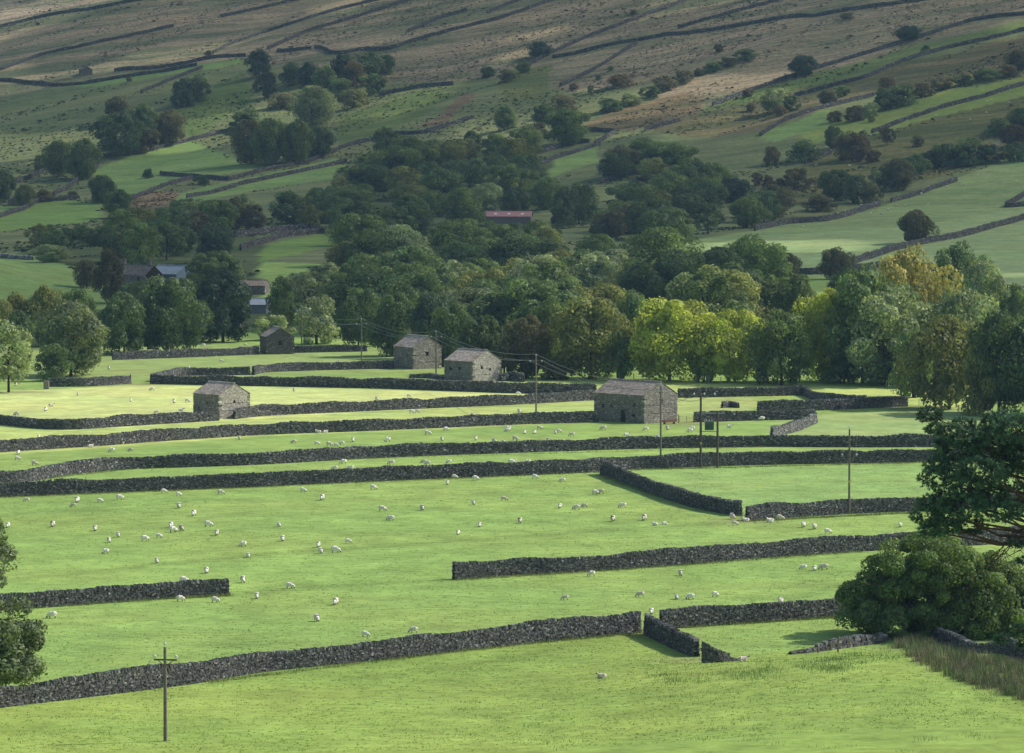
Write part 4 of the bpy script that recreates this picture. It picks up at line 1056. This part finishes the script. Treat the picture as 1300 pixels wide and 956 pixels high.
for px, py, l in ((165.5, 487, 'gatepost at the right end of the short left wall'), (191, 487, 'gatepost at the start of the wall behind the lone barn'), (59, 494, 'stone pillar under the left tree')):
    P = g1(px, py); b = MB(); big = px == 59
    if big: b.box((P[0], P[1], P[2] + .75), (1.0, 1.0, 1.7), None, (.22, .21, .19), .06)
    else: b.tube([(P[0], P[1], P[2] - .3), (P[0] + .05, P[1], P[2] + 1.9)], [.14, .11], 7, (.11, .1, .09))
    tag(b.build('stone_pillar' if big else 'gate_post', STONE if big else WOOD), l, 'pillar' if big else 'post')
# post and wire fence under the yellow trees
pts = ground(np.linspace(726, 915, 13), np.linspace(480, 487.5, 13))
r = empty('wire_fence', pts[0])
for p in pts:
    q = Vector(p) - Vector(pts[0]); b = MB(); b.tube([q - Vector((0, 0, .3)), q + Vector((random.uniform(-.06, .06), 0, 1.45))], [.09, .08], 6, (.36, .33, .29)); b.build('post', WOOD, r)
for z in (.5, .9, 1.25):
    b = MB(); b.tube([Vector(p) - Vector(pts[0]) + Vector((0, 0, z)) for p in pts], .012, 4, (.2, .2, .2)); b.build('fence_wire', METAL, r)
tag(r, 'post and wire fence along the foot of the yellow-green trees', 'fence')
# pale hurdles under the right trees
pts = ground(np.linspace(1128, 1164, 10), np.linspace(492, 495, 10)); r = empty('wooden_hurdle', pts[0])
for i, p in enumerate(pts):
    q = Vector(p) - Vector(pts[0]); hh = 1.9 if i < 4 else 1.1; b = MB(); b.box(q + Vector((0, 0, hh / 2)), (.16, .1, hh), Matrix.Rotation(random.uniform(-.15, .15), 3, 'Y'), (.42, .40, .36)); b.build('post', WOOD, r)
for z in (.45, .9):
    b = MB(); b.tube([Vector(p) - Vector(pts[0]) + Vector((0, -.09, z)) for p in pts], .05, 5, (.40, .38, .34)); b.build('rail', WOOD, r)
tag(r, 'pale wooden hurdle fence under the tall right-hand trees', 'fence')
# metal feeder hurdle at the gap
P = g1(1174, 515); r = empty('cattle_hurdle', P); b = MB()
for z in (.3, .6, .9, 1.2): b.box((0, 0, z), (2.2, .05, .05), None, (.18, .24, .3))
for x in (-1.1, 1.1): b.box((x, 0, .65), (.06, .06, 1.3), None, (.18, .24, .3))
b.build('hurdle_frame', METAL, r); tag(r, 'small bluish metal hurdle in the gap by the right trees', 'gate')
for (px, py, top, lean, l) in [(1063.5, 828, 807, .06, 'tallest leaning fence post on the tumbled wall'), (1054, 826, 815, .04, 'short fence post beside the tallest one on the tumbled wall'), (1039, 829, 820, -.1, 'smallest thin post at the left end of the tumbled wall'),
                          (1215.5, 824, 809, 0, 'fence post behind the low wall under the sallow'), (1254, 829, 814, .3, 'leaning fence post right of the sallow stems')]:
    P = g1(px, py); h = (py - top) / F * P[1]; b = MB(); b.tube([(0, 0, -.3), (lean * h, 0, h)], [.1, .085], 7, (.17, .14, .11))
    o = b.build('fence_post', WOOD); o.location = P; tag(o, l, 'post', 'fence posts by the sallow')

# ------------------------------------------------------------------ sheep
FLEECE = tinted('fleece', 1., .18, 6., (.80, .77, .71), .6, .05)
_nt = FLEECE.node_tree; _b = next(n for n in _nt.nodes if n.type == 'BSDF_PRINCIPLED'); _l = _b.inputs['Base Color'].links[0].from_socket
_oi = _nt.nodes.new('ShaderNodeObjectInfo'); _c = mixc(_nt, _l, (.74, .70, .63), mrange(_nt, _oi.outputs['Random'], .45, 1., 0, 1), 'MULTIPLY'); _nt.links.new(_c, _b.inputs['Base Color'])
SHFACE = tinted('sheep_black_face', .9, .2, 8., (.03, .027, .025))
def sheep_mesh(pose):
    """one continuous body grown over a skeleton: woolly trunk, neck, black head, jointed legs"""
    v, e, r, dk = [], [], [], []
    def a(p, rad, prev=None, dark=False):
        v.append(p); r.append(rad); dk.append(dark)
        if prev is not None: e.append((prev, len(v) - 1))
        return len(v) - 1
    lie = pose == 'lie'
    zb = .30 if lie else .56
    hip = a((-.30, 0, zb), .235); mid = a((0, 0, zb - .01), .26, hip); sh = a((.27, 0, zb), .22, mid)
    rump = a((-.46, 0, zb + .0), .15, hip); a((-.53, 0, zb - .10), .05, rump)
    if pose == 'graze':
        n = a((.46, 0, zb - .10), .14, sh); h0 = a((.58, .02, zb - .27), .10, n); h1 = a((.63, .03, zb - .38), .085, h0, True); h2 = a((.67, .03, zb - .50), .055, h1, True)
    elif pose == 'turn':
        n = a((.44, .08, zb - .10), .14, sh); h0 = a((.52, .18, zb - .27), .10, n); h1 = a((.54, .24, zb - .38), .085, h0, True); h2 = a((.55, .29, zb - .50), .055, h1, True)
    else:
        n = a((.42, 0, zb + .16), .14, sh); h0 = a((.50, 0, zb + .29), .10, n); h1 = a((.60, 0, zb + .29), .085, h0, True); h2 = a((.73, 0, zb + .22), .055, h1, True)
    hd = v[h0]; d = Vector(v[h2]) - Vector(v[h0]); side = d.cross(Vector((0, 0, 1))) if abs(d.normalized().z) < .95 else Vector((0, 1, 0)); side.normalize()
    for s in (-1, 1):      # ears
        p = Vector(v[h0]).lerp(Vector(v[h1]), .6) + side * s * .16
        a(tuple(p), .025, h1, True)
    if not lie:
        for s in (-1, 1):
            k = a((.24, s * .12, .34), .085, sh); k2 = a((.25, s * .12, .19), .035, k, True); a((.255, s * .12, .02), .032, k2, True)
            k = a((-.33, s * .12, .36), .10, hip); k2 = a((-.39, s * .12, .22), .038, k, True); a((-.36, s * .12, .02), .032, k2, True)
    else:
        for s in (-1, 1):
            k = a((.30, s * .2, .09), .06, sh); a((.48, s * .2, .05), .035, k, True)
            k = a((-.20, s * .24, .10), .09, hip); a((-.02, s * .29, .05), .035, k, True)
    me = bpy.data.meshes.new('sheep_skeleton'); me.from_pydata(v, e, [])
    o = bpy.data.objects.new('sheep_skeleton', me); COL.objects.link(o)
    sk = o.modifiers.new('s', 'SKIN'); sk.use_smooth_shade = True
    for i, sv in enumerate(me.skin_vertices[0].data):
        sv.radius = (r[i], r[i]); sv.use_root = i == mid
    ss = o.modifiers.new('u', 'SUBSURF'); ss.levels = 2; ss.render_levels = 2
    dg = bpy.context.evaluated_depsgraph_get(); dg.update()
    m2 = bpy.data.meshes.new_from_object(o.evaluated_get(dg)); m2.name = 'sheep'
    bpy.data.objects.remove(o); bpy.data.meshes.remove(me)
    n = len(m2.vertices); co = np.empty(n * 3, np.float32); m2.vertices.foreach_get('co', co); co = co.reshape(-1, 3)
    jit = np.array([(fbm(c[0] * 14 + c[2] * 9, c[1] * 14 + c[2] * 7, 2) - .5) * .05 for c in co]); nr = np.empty(n * 3, np.float32); m2.vertices.foreach_get('normal', nr)
    # bring the wool out to full width, then nearest skeleton joint decides fleece or bare black skin
    VV = np.array(v); dk_ = np.array(dk); rr = np.array(r)
    dist = np.linalg.norm(co[:, None] - VV[None], axis=2) - rr[None]
    isd = dk_[dist.argmin(1)]
    co = co + nr.reshape(-1, 3) * np.where(isd, 0, jit + .025)[:, None]
    m2.vertices.foreach_set('co', co.ravel())
    m2.materials.clear(); m2.materials.append(FLEECE); m2.materials.append(SHFACE)
    for p in m2.polygons:
        p.material_index = int(isd[list(p.vertices)].mean() > .5); p.use_smooth = True
    at = m2.attributes.new('tint', 'FLOAT_COLOR', 'POINT'); at.data.foreach_set('color', np.ones(n * 4, np.float32))
    m2.update()
    return m2
SM = {p: sheep_mesh(p) for p in ('graze', 'turn', 'stand', 'lie')}

def sheep(px, py, d, place, small=False):
    P = g1(px, py)
    lie = d.startswith('l'); pose = 'lie' if lie else 'stand' if d.startswith('s') else ('turn' if RNG.random() < .3 else 'graze')
    hd = d[-1] if d[-1] in 'RLFB' else ('L' if RNG.random() < .5 else 'R')
    rz = {'R': 0, 'L': math.pi, 'F': -math.pi / 2, 'B': math.pi / 2}[hd] + RNG.uniform(-.4, .4)
    o = bpy.data.objects.new('sheep', SM[pose]); link(o)
    k = RNG.uniform(.72, .98)
    o.location = (P[0], P[1], P[2] - .01); o.rotation_euler = (0, 0, rz); o.scale = (k, k, k * RNG.uniform(.95, 1.08))
    tag(o, None, 'sheep', 'sheep on the hill pasture' if small else 'sheep grazing in the valley fields')
    if small: o['label'] = 'tiny pale sheep dotted on the right hill pasture'
    else:
        act = 'resting' if lie else 'standing' if pose == 'stand' else 'grazing'
        face = {'R': 'right-facing', 'L': 'left-facing', 'F': 'camera-facing', 'B': 'away-facing'}[hd]
        pend(o, f'{act} {face} sheep', place, px)

FIELDS = {
 'around the far barn and left trees': '20,490F 138,469F 193,496L 240,468F 281,460R 258,440L 306,443R 312,439R 220,442L 385,464F 430,461F 99,502F 200,487l',
 'in the bright yellowish field behind the lone barn': '21,528L 58,522F 65,516lR 166,510F 199,525L 221,512F 238,511R 230,522lR 373,497F 478,508F 519,504R 658,502R 659,524F',
 'in the strip between lone barn and largest barn': '49,557F 175,550lR 523,525R 530,524R 600,529F 115,568lR 155,564lR',
 'in the third strip above the central pasture': '142,574L 166,573L 304,558F 23,577F 22,584R 44,591R 230,582lR 413,550lR 404,550lL 373,563L 402.5,565R 418,566.5R 427,567R 434,565L 448,561F 429,572lR 441,571F 492,561L 543,552R 566,547R 561,560F 604,559F 627,562F 639,563F 644,548L 645,547L 685,545R 654,559R 666,551F 678.6,551F 705,551F 710,549R 726,554L 766,546L 795,553lR 820,547L 847,546F 876,549L 879,546L 926,543lR 696,562F 705,562lR 717,562lR 835,557F',
 'in the narrow strip just above the central pasture': '436,589L 425,597L 445,597.5L 497,590L 538,588L 543,591L 570,588L 649,589R 653,588L 670,589L 691,590lR',
 'by the sheep fold and small right field': '967,534L 1013.6,449F 1040,467F',
 'in the left half of the central pasture': '34,637L 98,638F 93,644L 127,638R 152,635R 208,626R 227,630R 280,628R 227,645F 246,655F 264.5,669R 275,680F 217,670F 220,676R 230,674F 202,683R 184,687R 67,669F 120.6,674F 150,682F 138,689F 134,703L 199,715F 262,728F 315,708F 308.5,694L 10,670F 13,707F 354,669F 358.6,687F 404,695F 407,703F 442,690R 426,702R 385,625R 409,635F',
 'in the right half of the central pasture': '474,622R 485.5,649R 496,661L 536,648F 577,608R 568,615F 603.6,610R 601,641F 640,636R 608.6,669F 581.5,679F 679,608R 714,612L 755.5,628R 763,627L 710.6,645F 732,647.5L 742,644L 790.5,645L 778,662F 818,661F 831.7,667lL 844,666lR 929.5,659F 933,667R 947,662lL 660,664F',
 'in the pasture behind the nearest wall': '233.5,740R 308,740F 229,763.5R 273,765R 326,760F 66,785L 36,847R 368,747R 426,768F 402,789F 464,808.5R 525,803.5L 717.4,762L 751,731.5L 813,758L 859,761F 864,731F 876.6,761L 908,758R 826.6,780F 991,768B 1020,723.5L 1034,724.5F 1046,723.5L',
 'below the right-hand wall with a pole': '990,661R 977.6,663lL 1020,669.5B 1034,672B 1051,678R 1143,669.5B 1132,682lR',
 'in the nearest grass at the bottom right': '764,861lL 943,840lR',
}
for place, txt in FIELDS.items():
    for it in txt.split():
        a, b = it.split(','); i = next(k for k, ch in enumerate(b) if ch.isalpha()); sheep(float(a), float(b[:i]), b[i:], place)
for zx, zy in [(970, 432), (1098, 447), (1158, 420), (1163, 377), (1243, 383), (1230, 643), (1273, 680), (1125, 657), (423, 745), (498, 745), (520, 618), (645, 620), (725, 505), (330, 908), (470, 850), (603, 800), (725, 800), (765, 800),
               (790, 785), (820, 770), (855, 770), (915, 725), (940, 767), (1000, 690), (1010, 700), (1075, 690), (690, 768), (940, 700)]:
    sheep(860 + zx / 2.955, (zy + 4) / 2.955, 'R' if zx % 2 else 'L', '', True)

# ------------------------------------------------------------------ rushes and rank grass
def blades(pts, n, hr, w, cols_, spread):
    Vs, Cs = [], []
    for (x, y) in pts:
        k = int(n * RNG.uniform(.6, 1.4))
        p = np.stack([x + RNG.normal(0, spread, k), y + RNG.normal(0, spread, k)], 1); z = terr(p[:, 0], p[:, 1])
        h = RNG.uniform(*hr, k); an = RNG.uniform(0, 6.28, k); ln = RNG.uniform(.05, .45, k) * h
        b0 = np.stack([p[:, 0], p[:, 1], z - .03], 1); tp = b0 + np.stack([np.cos(an) * ln, np.sin(an) * ln, h], 1)
        s = np.stack([-np.sin(an), np.cos(an), an * 0], 1) * w
        Vs.append(np.stack([b0 - s, b0 + s, tp + s * .2, tp - s * .2], 1).reshape(-1, 3))
        c = np.array(cols_[int(RNG.integers(len(cols_)))]) * RNG.uniform(.7, 1.3, (k, 1)); Cs.append(np.repeat(c, 4, 0))
    V = np.concatenate(Vs); return V, np.arange(len(V)).reshape(-1, 4), np.concatenate(Cs)
def scatter_px(poly, n):
    xs = [p[0] for p in poly]; ys = [p[1] for p in poly]; out = []
    while len(out) < n:
        x, y = random.uniform(min(xs), max(xs)), random.uniform(min(ys), max(ys))
        if inpoly(np.array([x]), np.array([y]), poly)[0]: out.append((x, y))
    return ground([o[0] for o in out], [o[1] for o in out])[:, :2]
straw = [(.30, .28, .17), (.24, .20, .13), (.20, .16, .11), (.20, .22, .10), (.13, .19, .07), (.15, .22, .08), (.11, .16, .06)]
v, q, c = blades(scatter_px([(1130, 818), (1165, 812), (1215, 830), (1300, 846), (1340, 860), (1340, 900), (1260, 880), (1180, 850)], 360), 60, (.3, 1.1), .016, straw, .35)
tag(obj('rushes', mesh_np('rushes', v, q, RUSH, c)), 'tall straw-coloured rushes and grass in front of the low wall', kind='stuff')
gr = [(.12, .22, .06), (.15, .25, .07), (.17, .26, .08)]
P_ = np.concatenate([scatter_px([(1000, 845), (1120, 822), (1140, 835), (1060, 855)], 60), scatter_px([(820, 855), (980, 840), (1010, 862), (850, 868)], 40), scatter_px([(1120, 815), (1165, 812), (1160, 830)], 40), scatter_px([(600, 880), (1300, 850), (1300, 960), (500, 960)], 34)])
v, q, c = blades(P_, 46, (.10, .36), .018, gr, .7)
tag(obj('tussock_grass', mesh_np('tussock_grass', v, q, RUSH, c)), 'dark green rush tussocks in the nearest grass', kind='stuff')
# short tufts all over the nearer pastures
def turf(n):
    x = RNG.uniform(-10, 1310, n); y = 585 + 375 * RNG.random(n)
    yy = F * CAM_H / (y - 160); P_ = np.stack([(x - 650) / F * yy, yy, terr((x - 650) / F * yy, yy)], 1); k = RNG.random(len(P_)) < .35 + 1.1 * fbm(P_[:, 0] / 7., P_[:, 1] / 9., 3) ** 2; P_ = P_[k]; m = len(P_)
    ix = np.clip(np.searchsorted(GX, P_[:, 0]), 0, nx - 1); iy = np.clip(np.searchsorted(GY, P_[:, 1]), 0, ny - 1)
    base = C[iy, ix] * np.where(RNG.random((m, 1)) < .12, [[1.5, 1.3, 1.1]], [[1.18, 1.24, 1.1]])
    Vs, Cs = [], []
    for j in range(4):
        an = RNG.uniform(0, 6.28, m); h = RNG.uniform(.03, .10, m); ln = h * RNG.uniform(.3, 1.2, m); p = P_ + np.stack([RNG.normal(0, .12, m), RNG.normal(0, .12, m), np.full(m, -.01)], 1)
        tp = p + np.stack([np.cos(an) * ln, np.sin(an) * ln, h], 1); sd = np.stack([-np.sin(an), np.cos(an), an * 0], 1) * .045
        Vs.append(np.stack([p - sd, p + sd, tp + sd * .3, tp - sd * .3], 1)); Cs.append(base * RNG.uniform(.75, 1.25, (m, 1)))
    V_ = np.concatenate(Vs).reshape(-1, 3)
    return V_, np.arange(len(V_)).reshape(-1, 4), np.repeat(np.concatenate(Cs), 4, 0)
v, q, c = turf(60000)
tag(obj('pasture_grass', mesh_np('pasture_grass', v, q, RUSH, c)), 'short grass tufts of the grazed pastures', kind='stuff')
# rank grass at the feet of the valley walls
lines = [[(261, 867), (480, 839.5), (650, 820), (815, 804)], [(577, 737), (800, 723), (1089, 701)], [(0, 775), (224, 760), (289, 756)], [(0, 632), (330, 619), (762, 600)], [(797, 597), (1200, 587)], [(0, 615), (152, 597), (482, 582), (970, 568)], [(948, 662), (1165, 651)], [(865, 797), (1064, 784)], [(762, 603), (828, 628), (940, 656)]]
pp = []
for l in lines:
    t = np.linspace(0, 1, 220); k = np.linspace(0, 1, len(l)); P_ = ground(np.interp(t, k, [a for a, _ in l]), np.interp(t, k, [b for _, b in l]))[:, :2]; pp.append(P_ + RNG.normal(0, .25, P_.shape))
v, q, c = blades(np.concatenate(pp), 22, (.1, .38), .02, [(.22, .27, .07), (.28, .28, .10), (.16, .24, .06)], .35)
tag(obj('rank_grass', mesh_np('rank_grass', v, q, RUSH, c)), 'longer grass along the feet of the field walls', kind='stuff')
# rough tussocks, heather and bracken of the hillside
def tussocks(n):
    a = RNG.uniform(-.128, .128, n * 14); yy = RNG.uniform(1250, 3000, n * 14); P_ = np.stack([a * yy, yy, terr(a * yy, yy)], 1)
    u = (P_[:, 0] - .8 * P_[:, 1]) / 1.28; v = (.8 * P_[:, 0] + P_[:, 1]) / 1.28
    d = fbm(u / 16., v / 110., 3) * .6 + fbm(u / 60. + 5, v / 220., 2) * .4
    ix = np.clip(np.searchsorted(GX, P_[:, 0]), 0, nx - 1); iy = np.clip(np.searchsorted(GY, P_[:, 1]), 0, ny - 1)
    k = (ROUGH[iy, ix] > .45) & (d > .50) & (P_[:, 1] < 3300)
    P_ = P_[k][:n]; base = C[iy, ix][k][:n]; m = len(P_)
    dark = vnoise(P_[:, 0] / 50., P_[:, 1] / 90.)[:, None] > .5
    colr = np.where(dark, base * np.array([.72, .80, .74]), base * np.array([1.1, .98, .90])) * RNG.uniform(.6, 1.3, (m, 1))
    Vs = []
    r0 = RNG.uniform(.25, .85, m) * (1 + (RNG.random(m) < .06))
    for j in range(5):
        an = RNG.uniform(0, 6.28, m); el = RNG.uniform(.15, 1.2, m)
        c = P_ + np.stack([np.cos(an) * r0 * .5, np.sin(an) * r0 * .5, r0 * .22], 1)
        a = np.stack([-np.sin(an), np.cos(an), an * 0], 1) * r0[:, None] * .6; b_ = np.stack([np.cos(an) * np.cos(el), np.sin(an) * np.cos(el), np.sin(el)], 1) * r0[:, None] * .4
        Vs.append(np.stack([c - a - b_ * .6, c + a - b_, c + a * .6 + b_, c - a * .8 + b_ * .8], 1))
    V_ = np.stack(Vs, 1).reshape(-1, 3)
    return V_, np.arange(len(V_)).reshape(-1, 4), np.repeat(colr, 20, 0)
v, q, c = tussocks(42000)
tag(obj('moor_tussocks', mesh_np('moor_tussocks', v, q, RUSH, c)), 'rough tussocks and bracken covering the hillside', kind='stuff')
settle()
print('TREES', len(TREES), 'SHEEP', sum(1 for o in COL.objects if o.name.startswith('sheep')))

# ------------------------------------------------------------------ sky, cloud, sun, camera
def cloud(outline, z, seed, gap, thin):
    """a broken layer of thin cloud high over the hill, standing where its shade falls on the ground outline"""
    off = SUN_DIR.to_2d() * (z / SUN_DIR.z)
    xs = np.arange(-1500, 1500, 24.); ys = np.arange(300, 4200, 24.)
    A, B = np.meshgrid(xs, ys)
    wob = 60 * (fbm(A / 150., B / 150. + seed, 3) - .5)
    ins = inpoly(A + wob, B + wob, outline)
    fl = fbm(A / 110. + seed, B / 110., 4)
    keep = ins & (fl > gap)
    th = 20 + 120 * np.clip(fl - gap, 0, 1)
    n = len(xs)
    id_ = np.arange(A.size).reshape(A.shape)
    kq = keep[:-1, :-1]
    Qt = np.stack([id_[:-1, :-1][kq], id_[:-1, 1:][kq], id_[1:, 1:][kq], id_[1:, :-1][kq]], 1)
    Vt = np.stack([A.ravel() + off.x, B.ravel() + off.y, z + th.ravel() + 0 * A.ravel()], 1)
    m, nt, out = newmat('cloud_vapour')
    d = N(nt, 'ShaderNodeBsdfDiffuse'); d.inputs[0].default_value = (.9, .9, .9, 1)
    t = N(nt, 'ShaderNodeBsdfTransparent'); mx = N(nt, 'ShaderNodeMixShader'); mx.inputs[0].default_value = thin
    nt.links.new(t.outputs[0], mx.inputs[1]); nt.links.new(d.outputs[0], mx.inputs[2]); nt.links.new(mx.outputs[0], out.inputs[0])
    o = obj('sky_cloud', mesh_np('sky_cloud', Vt, Qt, m, smooth=True))
    tag(o, 'thin broken cloud drifting over the hillside', kind='structure')
cloud([(-1500, 965), (-260, 965), (-95, 968), (-75, 985), (0, 1055), (110, 1060), (170, 1010), (400, 1000), (1500, 900), (1500, 4200), (-1500, 4200)], 700, 2., .37, .63)

# thin haze filling the valley air
b = MB(); b.box((0, 5500, 150), (16000, 14000, 1100))
hm, hnt, hout = newmat('valley_haze')
vs_ = N(hnt, 'ShaderNodeVolumeScatter'); vs_.inputs['Color'].default_value = (.42, .70, 1., 1); vs_.inputs['Density'].default_value = 5.2e-5; vs_.inputs['Anisotropy'].default_value = .1
hnt.links.new(vs_.outputs[0], hout.inputs['Volume'])
tag(b.build('haze', hm), 'thin bluish autumn haze in the valley air', kind='structure')
w = bpy.data.worlds.new('World'); scene.world = w; w.use_nodes = True
nt = w.node_tree; bg = nt.nodes['Background']
sky = nt.nodes.new('ShaderNodeTexSky'); sky.sky_type = 'NISHITA'; sky.sun_disc = False
sky.sun_elevation = SUN_EL; sky.sun_rotation = math.atan2(SUN_DIR.x, SUN_DIR.y); sky.air_density = 1.; sky.dust_density = 1.5
nt.links.new(sky.outputs[0], bg.inputs[0]); bg.inputs[1].default_value = .15
sl = bpy.data.lights.new('sun', 'SUN'); sl.energy = 4.7; sl.angle = rad(.53); sl.color = (1., .95, .86)
so = link(bpy.data.objects.new('sun', sl)); so.rotation_euler = (-SUN_DIR).to_track_quat('-Z', 'Y').to_euler(); so.location = (300, 200, 400)

cam = bpy.data.cameras.new('camera'); cam.lens = 150; cam.sensor_width = 36; cam.sensor_fit = 'HORIZONTAL'; cam.clip_end = 30000; cam.clip_start = 1
co = link(bpy.data.objects.new('camera', cam)); co.location = (0, 0, CAM_H); co.rotation_euler = (math.pi / 2 - PITCH, 0, 0)
scene.camera = co
scene.view_settings.view_transform = 'Standard'; scene.view_settings.look = 'None'; scene.view_settings.exposure = 0; scene.view_settings.gamma = 1
scene.cycles.use_denoising = True
scene.cycles.max_bounces = 6; scene.cycles.transparent_max_bounces = 8
